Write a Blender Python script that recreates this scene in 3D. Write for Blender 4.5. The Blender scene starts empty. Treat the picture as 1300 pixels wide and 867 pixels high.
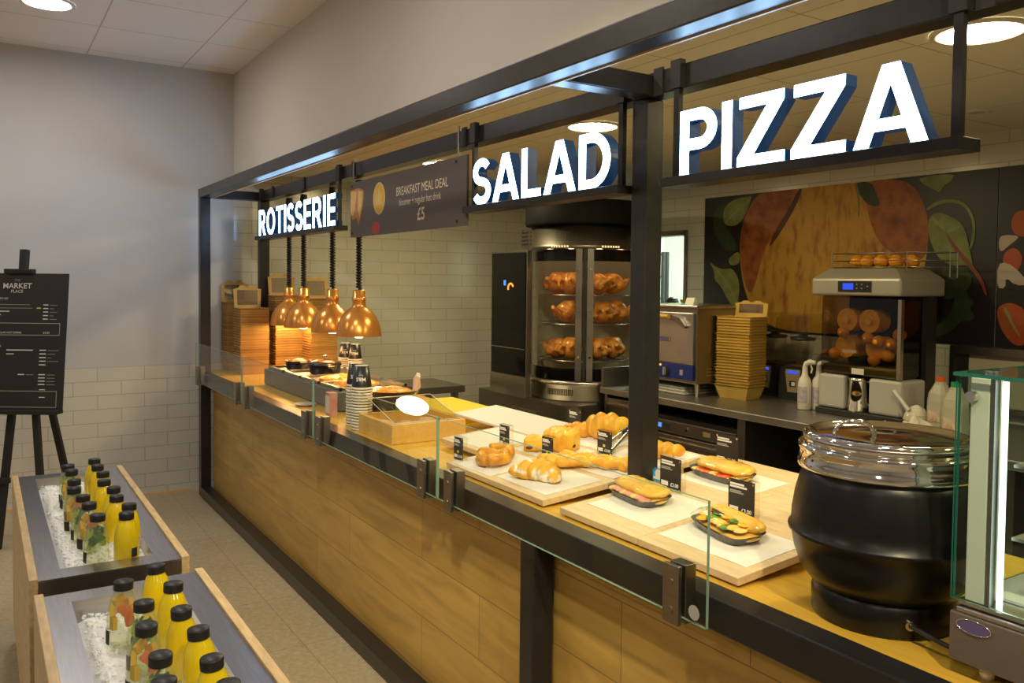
import bpy, math, random
from mathutils import Vector, Matrix, noise
random.seed(7)
C = bpy.context.scene.collection
sc = bpy.context.scene
PI = math.pi
R = math.radians

# ------------------------------------------------------------------ mesh builder
class MB:
    def __init__(s): s.v = []; s.f = []; s.mi = []; s.sm = []
    def add(s, vs, fs, m=0, smooth=False):
        b = len(s.v); s.v += [Vector(p) for p in vs]
        for f in fs: s.f.append([i + b for i in f]); s.mi.append(m); s.sm.append(smooth)
        return s
    def box(s, x0, x1, y0, y1, z0, z1, m=0):
        vs = [(x, y, z) for z in (z0, z1) for y in (y0, y1) for x in (x0, x1)]
        return s.add(vs, [(0,2,3,1),(4,5,7,6),(0,1,5,4),(2,6,7,3),(0,4,6,2),(1,3,7,5)], m)
    def cyl(s, p0, p1, r0, r1=None, n=24, m=0, smooth=True, caps=True):
        r1 = r0 if r1 is None else r1
        p0 = Vector(p0); p1 = Vector(p1); d = (p1 - p0).normalized()
        a = d.orthogonal().normalized(); b = d.cross(a); vs = []
        for p, r in ((p0, r0), (p1, r1)):
            for i in range(n):
                t = 2*PI*i/n; vs.append(p + a*(r*math.cos(t)) + b*(r*math.sin(t)))
        s.add(vs, [(i, (i+1) % n, n+(i+1) % n, n+i) for i in range(n)], m, smooth)
        if caps:
            s.add(vs[:n], [tuple(reversed(range(n)))], m); s.add(vs[n:], [tuple(range(n))], m)
        return s
    def lathe(s, prof, c=(0,0,0), n=32, m=0, a0=0, a1=2*PI, smooth=True):
        full = abs(a1-a0-2*PI) < 1e-6; k = n if full else n+1; vs = []
        for r, z in prof:
            for i in range(k):
                t = a0+(a1-a0)*i/n; vs.append((c[0]+r*math.cos(t), c[1]+r*math.sin(t), c[2]+z))
        fs = []
        for j in range(len(prof)-1):
            for i in range(n):
                i2 = (i+1) % k; fs.append((j*k+i, j*k+i2, (j+1)*k+i2, (j+1)*k+i))
        return s.add(vs, fs, m, smooth)
    def tube(s, pts, r, n=8, m=0, closed=False, smooth=True):
        pts = [Vector(p) for p in pts]; N = len(pts); vs = []; a = None
        rr = r if isinstance(r, (list, tuple)) else [r]*N
        for i, p in enumerate(pts):
            if closed: d = pts[(i+1) % N]-pts[i-1]
            else: d = pts[min(i+1, N-1)]-pts[max(i-1, 0)]
            d.normalize()
            if a is None: a = d.orthogonal().normalized()
            a = (a-d*a.dot(d)); a = a.normalized() if a.length > 1e-6 else d.orthogonal().normalized()
            b = d.cross(a)
            for k in range(n):
                t = 2*PI*k/n; vs.append(p+a*(rr[i]*math.cos(t))+b*(rr[i]*math.sin(t)))
        fs = []
        for i in range(N if closed else N-1):
            j = (i+1) % N
            for k in range(n): fs.append((i*n+k, i*n+(k+1) % n, j*n+(k+1) % n, j*n+k))
        s.add(vs, fs, m, smooth)
        if not closed:
            s.add(vs[:n], [tuple(reversed(range(n)))], m); s.add(vs[-n:], [tuple(range(n))], m)
        return s
    def poly(s, pts, m=0): return s.add(pts, [tuple(range(len(pts)))], m)
    def prism(s, pts2, o, ux, uy, d, m=0, ms=None):
        """polygon pts2 in the plane o+ux*x+uy*y, extruded by vector d"""
        o = Vector(o); ux = Vector(ux); uy = Vector(uy); d = Vector(d); ms = m if ms is None else ms
        a = [o+ux*x+uy*y for x, y in pts2]; b = [p+d for p in a]; n = len(a)
        s.add(a, [tuple(range(n))], m); s.add(b, [tuple(reversed(range(n)))], ms)
        return s.add(a+b, [(i, n+i, n+(i+1) % n, (i+1) % n) for i in range(n)], ms)
    def sphere(s, c, r, n=16, m=0, sc3=(1,1,1), rough=0, seed=0, freq=3):
        vs = []; k = n//2
        for j in range(k+1):
            ph = PI*j/k
            for i in range(n):
                t = 2*PI*i/n
                p = Vector((math.sin(ph)*math.cos(t)*sc3[0], math.sin(ph)*math.sin(t)*sc3[1], -math.cos(ph)*sc3[2]))
                q = p*(1+rough*noise.noise(p*freq+Vector((seed*3.1, seed, 0)))) if rough else p
                vs.append(Vector(c)+q*r)
        fs = [(j*n+i, j*n+(i+1) % n, (j+1)*n+(i+1) % n, (j+1)*n+i) for j in range(k) for i in range(n)]
        return s.add(vs, fs, m, True)
    def ribbon(s, path, w, o, ux, uy, d, m=0, ms=None, closed=False):
        """constant-width stroke along a 2D path, extruded by d"""
        P = [Vector((x, y)) for x, y in path]; N = len(P); L = []; Rr = []
        for i in range(N):
            if closed: t1 = P[i]-P[i-1]; t2 = P[(i+1) % N]-P[i]
            else: t1 = P[i]-P[i-1] if i else P[1]-P[0]; t2 = P[i+1]-P[i] if i < N-1 else t1
            t1.normalize(); t2.normalize(); t = (t1+t2).normalized(); nn = Vector((-t.y, t.x))
            k = w/2/max(.4, nn.dot(Vector((-t1.y, t1.x)))); L.append(P[i]+nn*k); Rr.append(P[i]-nn*k)
        ms = m if ms is None else ms
        o = Vector(o); ux = Vector(ux); uy = Vector(uy); d = Vector(d)
        T = lambda q: o+ux*q.x+uy*q.y
        vs = [T(q) for q in L]+[T(q) for q in Rr]+[T(q)+d for q in L]+[T(q)+d for q in Rr]
        rng = range(N) if closed else range(N-1)
        fa = []; fb = []
        for i in rng:
            j = (i+1) % N
            fa.append((i, j, N+j, N+i)); fb += [(2*N+i, 3*N+i, 3*N+j, 2*N+j), (i, 2*N+i, 2*N+j, j), (N+j, 3*N+j, 3*N+i, N+i)]
        if not closed: fb += [(0, N, 3*N, 2*N), (N-1, 3*N-1, 4*N-1, 2*N-1)]
        s.add(vs, fa, m); return s.add(vs, fb, ms)
    def xf(s, M):
        s.v = [M @ p for p in s.v]; return s
    def merge(s, o):
        b = len(s.v); s.v += o.v; s.f += [[i+b for i in f] for f in o.f]; s.mi += o.mi; s.sm += o.sm; return s
    def build(s, name, mats, parent=None, loc=None, bevel=0, sub=0, weld=False):
        if not isinstance(mats, (list, tuple)): mats = [mats]
        if parent is not None:
            L = Vector((0,0,0)); q = parent
            while q: L += q.location; q = q.parent
            ol = Vector((0,0,0))
        else:
            if loc is None:
                xs = [p.x for p in s.v]; ys = [p.y for p in s.v]; zs = [p.z for p in s.v]
                loc = ((min(xs)+max(xs))/2, (min(ys)+max(ys))/2, min(zs))
            L = Vector(loc); ol = L
        me = bpy.data.meshes.new(name)
        me.from_pydata([tuple(p-L) for p in s.v], [], s.f)
        for m in mats: me.materials.append(m)
        me.polygons.foreach_set('material_index', s.mi); me.polygons.foreach_set('use_smooth', s.sm)
        import bmesh
        bm = bmesh.new(); bm.from_mesh(me)
        if weld: bmesh.ops.remove_doubles(bm, verts=bm.verts, dist=1e-5)
        bmesh.ops.recalc_face_normals(bm, faces=bm.faces)
        bm.to_mesh(me); bm.free(); me.update()
        o = bpy.data.objects.new(name, me); C.objects.link(o); o.location = ol
        if parent is not None: o.parent = parent
        if bevel:
            b = o.modifiers.new('b', 'BEVEL'); b.width = bevel; b.segments = 2; b.limit_method = 'ANGLE'; b.angle_limit = R(50)
        if sub:
            b = o.modifiers.new('s', 'SUBSURF'); b.levels = sub; b.render_levels = sub
        return o

def tag(o, label=None, cat=None, group=None, kind=None):
    if label: o['label'] = label
    if cat: o['category'] = cat
    if group: o['group'] = group
    if kind: o['kind'] = kind
    return o
def thing(name, label, cat, loc, group=None):
    o = bpy.data.objects.new(name, None); C.objects.link(o); o.location = loc; o.empty_display_size = .05
    return tag(o, label, cat, group)
def copy_tree(o, parent=None):
    c = o.copy(); C.objects.link(c)
    if parent is not None: c.parent = parent
    for ch in list(o.children): copy_tree(ch, c)
    return c
def dup(o, loc, rot=None, label=None, group=None):
    c = copy_tree(o); c.location = loc
    if rot is not None: c.rotation_euler = rot
    if label: c['label'] = label
    if group: c['group'] = group
    return c
def drop(o):
    """delete a prototype that is not itself placed"""
    for ch in list(o.children): drop(ch)
    bpy.data.objects.remove(o)
def struct(name, mb, mats, **k): return tag(mb.build(name, mats, loc=(0,0,0), **k), kind='structure')

FONTS = {}
def text_mb(mb, txt, size, o, ux=(1,0,0), uy=(0,0,1), m=0, align='CENTER', bold=0, lift=0.0006, sx=1):
    cu = bpy.data.curves.new('t', 'FONT'); cu.body = txt; cu.size = size; cu.align_x = align; cu.offset = bold*size; cu.resolution_u = 3
    ob = bpy.data.objects.new('t', cu); C.objects.link(ob)
    me = bpy.data.meshes.new_from_object(ob.evaluated_get(bpy.context.evaluated_depsgraph_get()))
    ux = Vector(ux); uy = Vector(uy); nz = ux.cross(uy); o = Vector(o)
    mb.add([o+ux*(v.co.x*sx)+uy*v.co.y+nz*lift for v in me.vertices], [tuple(p.vertices) for p in me.polygons], m)
    bpy.data.objects.remove(ob); bpy.data.curves.remove(cu); bpy.data.meshes.remove(me)

# ------------------------------------------------------------------ materials
def nt(name):
    m = bpy.data.materials.new(name); m.use_nodes = True; t = m.node_tree; t.nodes.clear()
    out = t.nodes.new('ShaderNodeOutputMaterial'); return m, t, out
def ramp(t, fac, stops):
    r = t.nodes.new('ShaderNodeValToRGB'); el = r.color_ramp.elements
    while len(el) < len(stops): el.new(.5)
    for e, (p, c) in zip(el, stops): e.position = p; e.color = (*c, 1)
    t.links.new(fac, r.inputs[0]); return r.outputs[0]
def P(name, col, rough=.5, metal=0, var=0, scale=8, bump=0, emit=None, es=0, stretch=None, coat=0, col2=None, sub=0, spec=.5, orand=0, rs=(.35,.65)):
    m, t, out = nt(name); b = t.nodes.new('ShaderNodeBsdfPrincipled')
    b.inputs['Base Color'].default_value = (*col, 1); b.inputs['Roughness'].default_value = rough; b.inputs['Metallic'].default_value = metal
    b.inputs['Specular IOR Level'].default_value = spec
    if coat: b.inputs['Coat Weight'].default_value = coat; b.inputs['Coat Roughness'].default_value = .08
    if sub: b.inputs['Subsurface Weight'].default_value = sub; b.inputs['Subsurface Radius'].default_value = (.02,.012,.004)
    if var or col2 or bump:
        tc = t.nodes.new('ShaderNodeTexCoord'); mp = t.nodes.new('ShaderNodeMapping'); t.links.new(tc.outputs['Object'], mp.inputs[0])
        if stretch: mp.inputs['Scale'].default_value = stretch
        n = t.nodes.new('ShaderNodeTexNoise'); n.inputs['Scale'].default_value = scale; n.inputs['Detail'].default_value = 5
        t.links.new(mp.outputs[0], n.inputs['Vector'])
        c2 = col2 or tuple(min(1, c*(1+var)) for c in col); c1 = col if col2 else tuple(c*(1-var) for c in col)
        t.links.new(ramp(t, n.outputs[0], [(rs[0], c1), (rs[1], c2)]), b.inputs['Base Color'])
        if bump:
            bp = t.nodes.new('ShaderNodeBump'); bp.inputs['Strength'].default_value = bump; bp.inputs['Distance'].default_value = .01
            t.links.new(n.outputs[0], bp.inputs['Height']); t.links.new(bp.outputs[0], b.inputs['Normal'])
    if orand:
        oi = t.nodes.new('ShaderNodeObjectInfo'); src = b.inputs['Base Color'].links[0].from_socket
        hv = t.nodes.new('ShaderNodeHueSaturation'); mr = t.nodes.new('ShaderNodeMapRange'); mr.inputs[3].default_value = 1-orand; mr.inputs[4].default_value = 1+orand
        t.links.new(oi.outputs['Random'], mr.inputs[0]); t.links.new(mr.outputs[0], hv.inputs['Value']); t.links.new(src, hv.inputs['Color']); t.links.new(hv.outputs[0], b.inputs['Base Color'])
    if emit: b.inputs['Emission Color'].default_value = (*emit, 1); b.inputs['Emission Strength'].default_value = es
    t.links.new(b.outputs[0], out.inputs[0]); return m
def EM(name, col, s):
    m, t, out = nt(name); e = t.nodes.new('ShaderNodeEmission'); e.inputs[0].default_value = (*col, 1); e.inputs[1].default_value = s
    t.links.new(e.outputs[0], out.inputs[0]); return m
def GL(name, tint=(1,1,1), ior=1.45, rough=0.0, extra=0.0, diff=None, df=0.0):
    """thin clear sheet: transparent + fresnel reflection (+ a little body colour)"""
    m, t, out = nt(name)
    tr = t.nodes.new('ShaderNodeBsdfTransparent'); tr.inputs[0].default_value = (*tint, 1)
    base = tr.outputs[0]
    if diff:
        d = t.nodes.new('ShaderNodeBsdfDiffuse'); d.inputs[0].default_value = (*diff, 1)
        x = t.nodes.new('ShaderNodeMixShader'); x.inputs[0].default_value = df; t.links.new(base, x.inputs[1]); t.links.new(d.outputs[0], x.inputs[2]); base = x.outputs[0]
    g = t.nodes.new('ShaderNodeBsdfGlossy'); g.inputs['Roughness'].default_value = rough
    fr = t.nodes.new('ShaderNodeFresnel'); fr.inputs[0].default_value = ior
    a = t.nodes.new('ShaderNodeMath'); a.operation = 'ADD'; a.inputs[1].default_value = extra; t.links.new(fr.outputs[0], a.inputs[0])
    gm = t.nodes.new('ShaderNodeNewGeometry'); iv = t.nodes.new('ShaderNodeMath'); iv.operation = 'SUBTRACT'; iv.inputs[0].default_value = 1; t.links.new(gm.outputs['Backfacing'], iv.inputs[1])
    mu = t.nodes.new('ShaderNodeMath'); mu.operation = 'MULTIPLY'; t.links.new(a.outputs[0], mu.inputs[0]); t.links.new(iv.outputs[0], mu.inputs[1])
    x = t.nodes.new('ShaderNodeMixShader'); t.links.new(mu.outputs[0], x.inputs[0]); t.links.new(base, x.inputs[1]); t.links.new(g.outputs[0], x.inputs[2])
    t.links.new(x.outputs[0], out.inputs[0]); return m
def BRICK(name, axes, bw, bh, mortar, c1, c2, cm, rough=.3, off=(0,0), offset=.5, grain=None, bump=.15, noise_amt=0, scale3=None):
    """brick pattern on world position; axes e.g. 'YZ'"""
    m, t, out = nt(name); b = t.nodes.new('ShaderNodeBsdfPrincipled'); b.inputs['Roughness'].default_value = rough
    g = t.nodes.new('ShaderNodeNewGeometry'); sp = t.nodes.new('ShaderNodeSeparateXYZ'); t.links.new(g.outputs['Position'], sp.inputs[0])
    cb = t.nodes.new('ShaderNodeCombineXYZ')
    for i, a in enumerate(axes):
        ad = t.nodes.new('ShaderNodeMath'); ad.operation = 'ADD'; ad.inputs[1].default_value = off[i]
        t.links.new(sp.outputs[a], ad.inputs[0]); t.links.new(ad.outputs[0], cb.inputs[i])
    k = t.nodes.new('ShaderNodeTexBrick'); t.links.new(cb.outputs[0], k.inputs['Vector'])
    k.offset = offset; k.inputs['Scale'].default_value = 1; k.inputs['Mortar Size'].default_value = mortar; k.inputs['Mortar Smooth'].default_value = .1
    k.inputs['Brick Width'].default_value = bw; k.inputs['Row Height'].default_value = bh
    k.inputs['Color1'].default_value = (*c1, 1); k.inputs['Color2'].default_value = (*c2, 1); k.inputs['Mortar'].default_value = (*cm, 1)
    col = k.outputs[0]
    if grain:
        mp = t.nodes.new('ShaderNodeMapping'); mp.inputs['Scale'].default_value = grain; t.links.new(g.outputs['Position'], mp.inputs[0])
        n = t.nodes.new('ShaderNodeTexNoise'); n.inputs['Scale'].default_value = 1; n.inputs['Detail'].default_value = 6; n.inputs['Distortion'].default_value = .6
        t.links.new(mp.outputs[0], n.inputs['Vector'])
        a = noise_amt
        rc = ramp(t, n.outputs[0], [(.3, (1-a,)*3), (.7, (1+a*.3,)*3)])
        mx = t.nodes.new('ShaderNodeMix'); mx.data_type = 'RGBA'; mx.blend_type = 'MULTIPLY'; mx.inputs[0].default_value = 1
        t.links.new(col, mx.inputs[6]); t.links.new(rc, mx.inputs[7]); col = mx.outputs[2]
    t.links.new(col, b.inputs['Base Color'])
    if bump:
        bp = t.nodes.new('ShaderNodeBump'); bp.inputs['Strength'].default_value = bump; bp.inputs['Distance'].default_value = .004; bp.invert = True
        t.links.new(k.outputs['Fac'], bp.inputs['Height']); t.links.new(bp.outputs[0], b.inputs['Normal'])
    t.links.new(b.outputs[0], out.inputs[0]); return m

WHITE_T = (.67,.65,.575)
M = {}
M['tile_l'] = BRICK('tile_left', 'YZ', .32, .1025, .0028, WHITE_T, (.65,.63,.56), (.47,.43,.36), .16, (-.72+6.4, -.987+.1025*20), bump=.3)
M['tile_b'] = BRICK('tile_back', 'XZ', .32, .1025, .0028, WHITE_T, (.65,.63,.56), (.47,.43,.36), .16, (12.8, -.987+.1025*20), bump=.3)
M['paint'] = P('painted_wall', (.56,.555,.56), .7, var=.02, scale=3)
M['paint_bulk'] = P('bulkhead_paint', (.72,.66,.58), .75, var=.02, scale=2)
M['ceil'] = BRICK('ceiling_tile', 'XY', .66, .65, .004, (.88,.85,.83), (.87,.84,.82), (.55,.50,.46), .8, (6.02+6.6, -.016+6.5), 0, bump=.1)
M['ceil_k'] = BRICK('kitchen_ceiling_tile', 'XY', .62, .62, .004, (.84,.83,.78), (.82,.81,.76), (.52,.50,.44), .8, (1.76+12.4, -.30+6.2), 0, bump=.1)
M['floor'] = BRICK('floor_tile', 'XY', .61, .61, .0025, (.53,.44,.28), (.50,.415,.265), (.36,.29,.18), .38, (6.1, 6.1), 0, grain=(40,40,40), noise_amt=.22, bump=.05)
M['floor_k'] = P('kitchen_floor', (.42,.37,.28), .5, var=.2, scale=40)
M['oak_panel'] = BRICK('oak_planks', 'XZ', 1.23, .232, .0016, (.58,.37,.095), (.51,.32,.078), (.25,.15,.05), .42, (2.53+12.3, -.08+2.32), .37, grain=(2.2,6,16), noise_amt=.28, bump=.2)
M['oak_top'] = BRICK('oak_worktop', 'XY', 1.6, .12, .0006, (.76,.46,.06), (.72,.43,.05), (.5,.28,.04), .3, (9.6, 0), .4, grain=(3,40,20), noise_amt=.18, bump=.02)
M['oak_edge'] = P('oak_edge', (.62,.44,.22), .45, var=.14, scale=4, stretch=(3,14,14))
M['oak_side'] = P('oak_side', (.50,.36,.18), .45, var=.16, scale=3, stretch=(2,10,14))
M['maple'] = P('pale_wood', (.70,.53,.31), .5, var=.10, scale=3, stretch=(3,18,18))
M['bamboo'] = P('bamboo', (.74,.46,.115), .45, var=.05, scale=4, stretch=(3,14,14))
M['black'] = P('black_steel', (.030,.028,.029), .31, .40, var=.10, scale=20)
M['blackm'] = P('matt_black', (.016,.015,.014), .55)
M['kettle'] = P('kettle_enamel', (.006,.0055,.005), .33, spec=.38)
M['plastic_k'] = P('black_plastic', (.02,.02,.021), .35, var=.1, scale=30)
M['steel'] = P('brushed_steel', (.52,.49,.45), .28, 1, var=.06, scale=6, stretch=(1,1,30))
M['steel_d'] = P('dark_steel', (.30,.275,.25), .36, 1, var=.06, scale=6, stretch=(1,30,30))
M['steel_w'] = P('worktop_steel', (.44,.42,.38), .36, .92, var=.05, scale=6)
M['chrome'] = P('polished_steel', (.82,.79,.74), .07, 1)
M['steel_top'] = P('trough_steel', (.50,.50,.53), .30, 1, var=.06, scale=5, stretch=(2,30,1))
M['copper'] = P('copper', (.93,.41,.09), .24, .65)
M['brass_cap'] = P('copper_neck', (.93,.41,.09), .26, .65)
M['glass'] = GL('clear_glass', (.955,.975,.965), 1.30)
M['glass_edge'] = P('glass_edge', (.24,.38,.29), .15, emit=None)
M['glass_case'] = GL('case_glass', (.90,.96,.93), 1.32)
M['edge_case'] = P('case_glass_edge', (.02,.16,.12), .12)
M['acryl'] = GL('clear_acrylic', (.95,.94,.90), 1.40, .01)
M['film'] = GL('plastic_film', (.97,.97,.96), 1.22, .08)
M['lid_film'] = GL('carton_window', (.80,.76,.70), 1.5, .05, extra=.08, diff=(.40,.30,.20), df=.35)
M['smoke'] = GL('smoked_cover', (.54,.49,.43), 1.42, .03, extra=.02)
M['smoke_l'] = GL('clear_cover', (.92,.90,.87), 1.42, .03, extra=.02)
M['oven_glass'] = GL('oven_glass', (.93,.92,.86), 1.42)
M['dark_glass'] = P('dark_oven_glass', (.006,.006,.008), .06, spec=.22)
M['white'] = P('white_plastic', (.78,.76,.72), .4)
M['paper'] = P('greaseproof_paper', (.80,.77,.70), .7, var=.03, scale=30)
M['cream'] = P('cream_rim', (.80,.72,.56), .5)
M['ink'] = P('white_ink', (.82,.80,.74), .6)
M['ink_grey'] = P('grey_ink', (.38,.36,.33), .6)
M['ink_y'] = P('yellow_ink', (.75,.62,.02), .6)
M['board_black'] = P('menu_black', (.022,.019,.017), .5, var=.08, scale=4)
M['card'] = P('card_black', (.030,.026,.024), .45)
M['blue_card'] = P('blue_card', (.02,.30,.62), .45)
M['cardboard'] = P('kraft_card', (.52,.33,.115), .65, var=.08, scale=12, orand=.16)
M['kraft_y'] = P('kraft_card_yellow', (.66,.44,.10), .6, var=.06, scale=12, orand=.13)
M['yellow_b'] = P('yellow_board', (.80,.62,.01), .45)
M['juice'] = P('orange_juice', (.94,.69,.008), .12, coat=.5, var=.05, scale=9, sub=.15)
M['bottle'] = GL('bottle_plastic', (.96,.98,.93), 1.30, .02, diff=(.75,.78,.66), df=.035)
M['water'] = GL('infused_water', (.96,.96,.88), 1.12, .02, diff=(.8,.8,.62), df=.10)
M['mint'] = P('mint_leaf', (.06,.20,.02), .4, var=.5, scale=60)
M['lime'] = P('lime', (.45,.55,.05), .35, var=.2, scale=40)
M['orange'] = P('orange_peel', (.85,.33,.01), .4, var=.1, scale=60, bump=.1)
M['orange_d'] = P('orange_flesh', (.88,.44,.02), .25, var=.12, scale=50)
M['mango'] = P('mango', (.90,.55,.01), .3)
M['carrot'] = P('red_fruit', (.85,.16,.02), .3, var=.2, scale=50)
M['ice'] = P('ice', (.93,.94,.91), .4, var=.03, scale=120, bump=.15)
M['pastry'] = P('pastry', (.84,.42,.03), .38, col2=(.60,.22,.012), scale=26, bump=.35, coat=.15)
M['pastry_l'] = P('pastry_light', (.90,.54,.05), .42, col2=(.74,.33,.02), scale=22, bump=.3, coat=.1)
M['sugar'] = P('sugared_pastry', (.86,.45,.035), .5, col2=(.93,.88,.78), scale=24, bump=.4, rs=(.52,.62))
M['choc'] = P('chocolate', (.05,.02,.008), .4)
M['bread'] = P('bread_crust', (.80,.44,.05), .45, col2=(.87,.58,.13), scale=14, bump=.25)
M['loaf'] = P('pale_loaf', (.66,.40,.14), .7, col2=(.82,.62,.34), scale=26, bump=.5)
M['ham'] = P('ham', (.72,.32,.22), .4, var=.15, scale=30)
M['tomato'] = P('tomato', (.72,.10,.01), .25, var=.2, scale=30)
M['cheese'] = P('cheese', (.85,.60,.18), .4)
M['salad'] = P('salad_leaf', (.10,.24,.02), .4, var=.5, scale=40)
M['chicken'] = P('roast_chicken', (.86,.40,.07), .3, col2=(.58,.18,.025), scale=22, bump=.08, coat=.25)
M['stew'] = P('stew', (.80,.22,.02), .25, col2=(.85,.48,.08), scale=40, bump=.6)
M['purple'] = P('purple_badge', (.12,.09,.20), .4)
M['blue_panel'] = P('blue_panel', (.015,.03,.22), .35)
M['gold'] = P('gold_panel', (.42,.33,.19), .4, .4)
M['silver'] = P('silver_plastic', (.44,.41,.36), .4, .35)
M['bin'] = P('grey_bin', (.50,.48,.44), .45)
M['screen'] = EM('blue_screen', (.05,.12,1), .8)
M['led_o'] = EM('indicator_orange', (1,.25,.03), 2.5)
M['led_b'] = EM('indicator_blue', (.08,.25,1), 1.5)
M['milk'] = GL('milk_bottle', (.80,.79,.72), 1.3, .15, diff=(.75,.72,.62), df=.55)
M['milk_w'] = P('milk', (.80,.76,.58), .4)
M['cap_r'] = P('red_cap', (.75,.12,.02), .4)
M['cap_g'] = P('green_cap', (.01,.32,.10), .4)
M['cap_k'] = P('black_cap', (.014,.014,.015), .42, bump=.0, var=.1, scale=30)
M['spray'] = P('spray_white', (.72,.66,.58), .4)
M['cloth'] = P('white_cloth', (.76,.72,.62), .8, var=.05, scale=20)
M['towel'] = P('grey_towel', (.42,.41,.38), .8, var=.15, scale=20, bump=.3)
M['pink'] = P('pink_print', (.62,.34,.28), .6, col2=(.45,.14,.12), scale=14)
M['tray'] = P('grey_tray', (.13,.125,.115), .22)
M['ceramic'] = P('dark_pot', (.03,.025,.022), .3, coat=.3)
M['trim'] = P('tan_trim_and_glint', (.74,.52,.26), .4)
M['mur_dark'] = P('mural_dark', (.016,.012,.016), .4)
M['mur_chk'] = P('mural_chicken', (.50,.27,.028), .5, col2=(.26,.075,.010), scale=11, stretch=(1.5,1,.6), rs=(.48,.72))
M['mur_thigh'] = P('mural_thigh', (.34,.105,.018), .5, col2=(.16,.035,.010), scale=12, rs=(.42,.70))
M['mur_crease'] = P('mural_crease', (.07,.02,.01), .5)
M['mur_leaf'] = P('mural_leaf', (.24,.27,.075), .5, col2=(.14,.17,.045), scale=12)
M['mur_leafd'] = P('mural_leaf_dark', (.035,.055,.018), .5, col2=(.02,.035,.012), scale=10)
M['mur_vein'] = P('mural_vein', (.26,.28,.10), .5)
M['mur_stem'] = P('mural_red_stem', (.22,.05,.03), .5)
M['mur_tom'] = P('mural_tomato', (.42,.06,.015), .5, col2=(.36,.10,.02), scale=14)
M['mur_onion'] = P('mural_onion', (.48,.40,.34), .5)
M['letter'] = EM('sign_face_white', (.40,.67,1.0), 13)
M['letter_side'] = P('sign_side_blue', (.02,.05,.12), .35, emit=(.02,.12,.36), es=.13)
M['lamp_k'] = EM('warm_downlight', (1,.84,.44), 114)
M['lamp_p'] = EM('public_downlight', (1,.92,.85), 104)
M['bulb'] = EM('heat_bulb', (1,.66,.27), 55)
M['oven_bulb'] = EM('oven_bulb', (1,.66,.32), 22)
M['led_w'] = EM('case_led', (.85,1,.90), 3)
M['room_light'] = EM('back_room_light', (.88,1,.88), 110)
M['room_paint'] = P('back_room_paint', (.72,.80,.70), .6)

# ------------------------------------------------------------------ camera (1300x867 frame)
F, YAW, PIT, ROL, PCX, PCY, H = 1067.0, R(32.46), R(2.03), R(.589), 653.0, 395.2, 1.65
f = Vector((-math.cos(YAW)*math.cos(PIT), math.sin(YAW)*math.cos(PIT), -math.sin(PIT)))
r = f.cross(Vector((0,0,1))).normalized(); u = r.cross(f)
r2 = r*math.cos(ROL)+u*math.sin(ROL); u2 = -r*math.sin(ROL)+u*math.cos(ROL)
cam = bpy.data.cameras.new('camera'); co = bpy.data.objects.new('camera', cam); C.objects.link(co)
Mc = Matrix((r2, u2, -f)).transposed().to_4x4(); Mc.translation = (0,0,H); co.matrix_world = Mc
cam.sensor_width = 36; cam.sensor_fit = 'HORIZONTAL'; cam.lens = F*36/1300
cam.shift_x = -(PCX-650)/1300; cam.shift_y = -(433.5-PCY)/1300; cam.clip_start = .05
sc.camera = co

# ------------------------------------------------------------------ room
XL, XR, YF, YB, ZC, ZK, YBK = -6.82, 3.5, -4.5, 4.65, 3.254, 2.49, 1.70
ZT = .988
w = MB()
w.add([(XL,YF,ZT),(XL,YBK,ZT),(XL,YBK,ZC),(XL,YF,ZC)], [(0,1,2,3)], 0)
w.add([(XL,YF,0),(XL,YBK,0),(XL,YBK,ZT),(XL,YF,ZT)], [(0,1,2,3)], 1)
w.add([(XL,YBK,0),(XL,YB,0),(XL,YB,ZC),(XL,YBK,ZC)], [(0,1,2,3)], 1)
struct('wall_left', w, [M['paint'], M['tile_l']])
struct('floor', MB().add([(XL,YF,0),(XR,YF,0),(XR,1.5,0),(XL,1.5,0)], [(0,1,2,3)]), M['floor'])
struct('floor', MB().add([(XL,1.5,0),(XR,1.5,0),(XR,YB,0),(XL,YB,0)], [(0,1,2,3)]), M['floor_k'])
struct('ceiling', MB().add([(XL,YF,ZC),(XR,YF,ZC),(XR,YBK,ZC),(XL,YBK,ZC)], [(0,3,2,1)]), M['ceil'])
struct('ceiling', MB().add([(XL,YBK+.06,ZK),(XR,YBK+.06,ZK),(XR,YB,ZK),(XL,YB,ZK)], [(0,3,2,1)]), M['ceil_k'])
struct('wall_bulkhead', MB().box(XL, XR, YBK, YBK+.06, 2.47, ZC), M['paint_bulk'])
struct('wall_right', MB().add([(XR,YF,0),(XR,YB,0),(XR,YB,ZC),(XR,YF,ZC)], [(0,3,2,1)]), M['paint'])
struct('wall_front', MB().add([(XL,YF,0),(XR,YF,0),(XR,YF,ZC),(XL,YF,ZC)], [(0,1,2,3)]), M['paint'])
WX0, WX1, WZ0, WZ1 = -5.45, -4.825, 1.47, 2.034
wb = MB()
for x0, x1, z0, z1 in ((XL,WX0,0,ZC),(WX1,XR,0,ZC),(WX0,WX1,0,WZ0),(WX0,WX1,WZ1,ZC)): wb.box(x0, x1, YB, YB+.1, z0, z1)
struct('wall_back', wb, M['tile_b'])
wf = MB()
for x0, x1, z0, z1 in ((WX0-.02,WX0+.01,WZ0-.02,WZ1+.03),(WX1-.01,WX1+.02,WZ0-.02,WZ1+.03),(WX0,WX1,WZ1-.01,WZ1+.03),(WX0,WX1,WZ0-.03,WZ0+.0)): wf.box(x0, x1, YB-.015, YB+.11, z0, z1)
struct('window_1', wf, M['steel_d'])
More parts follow.
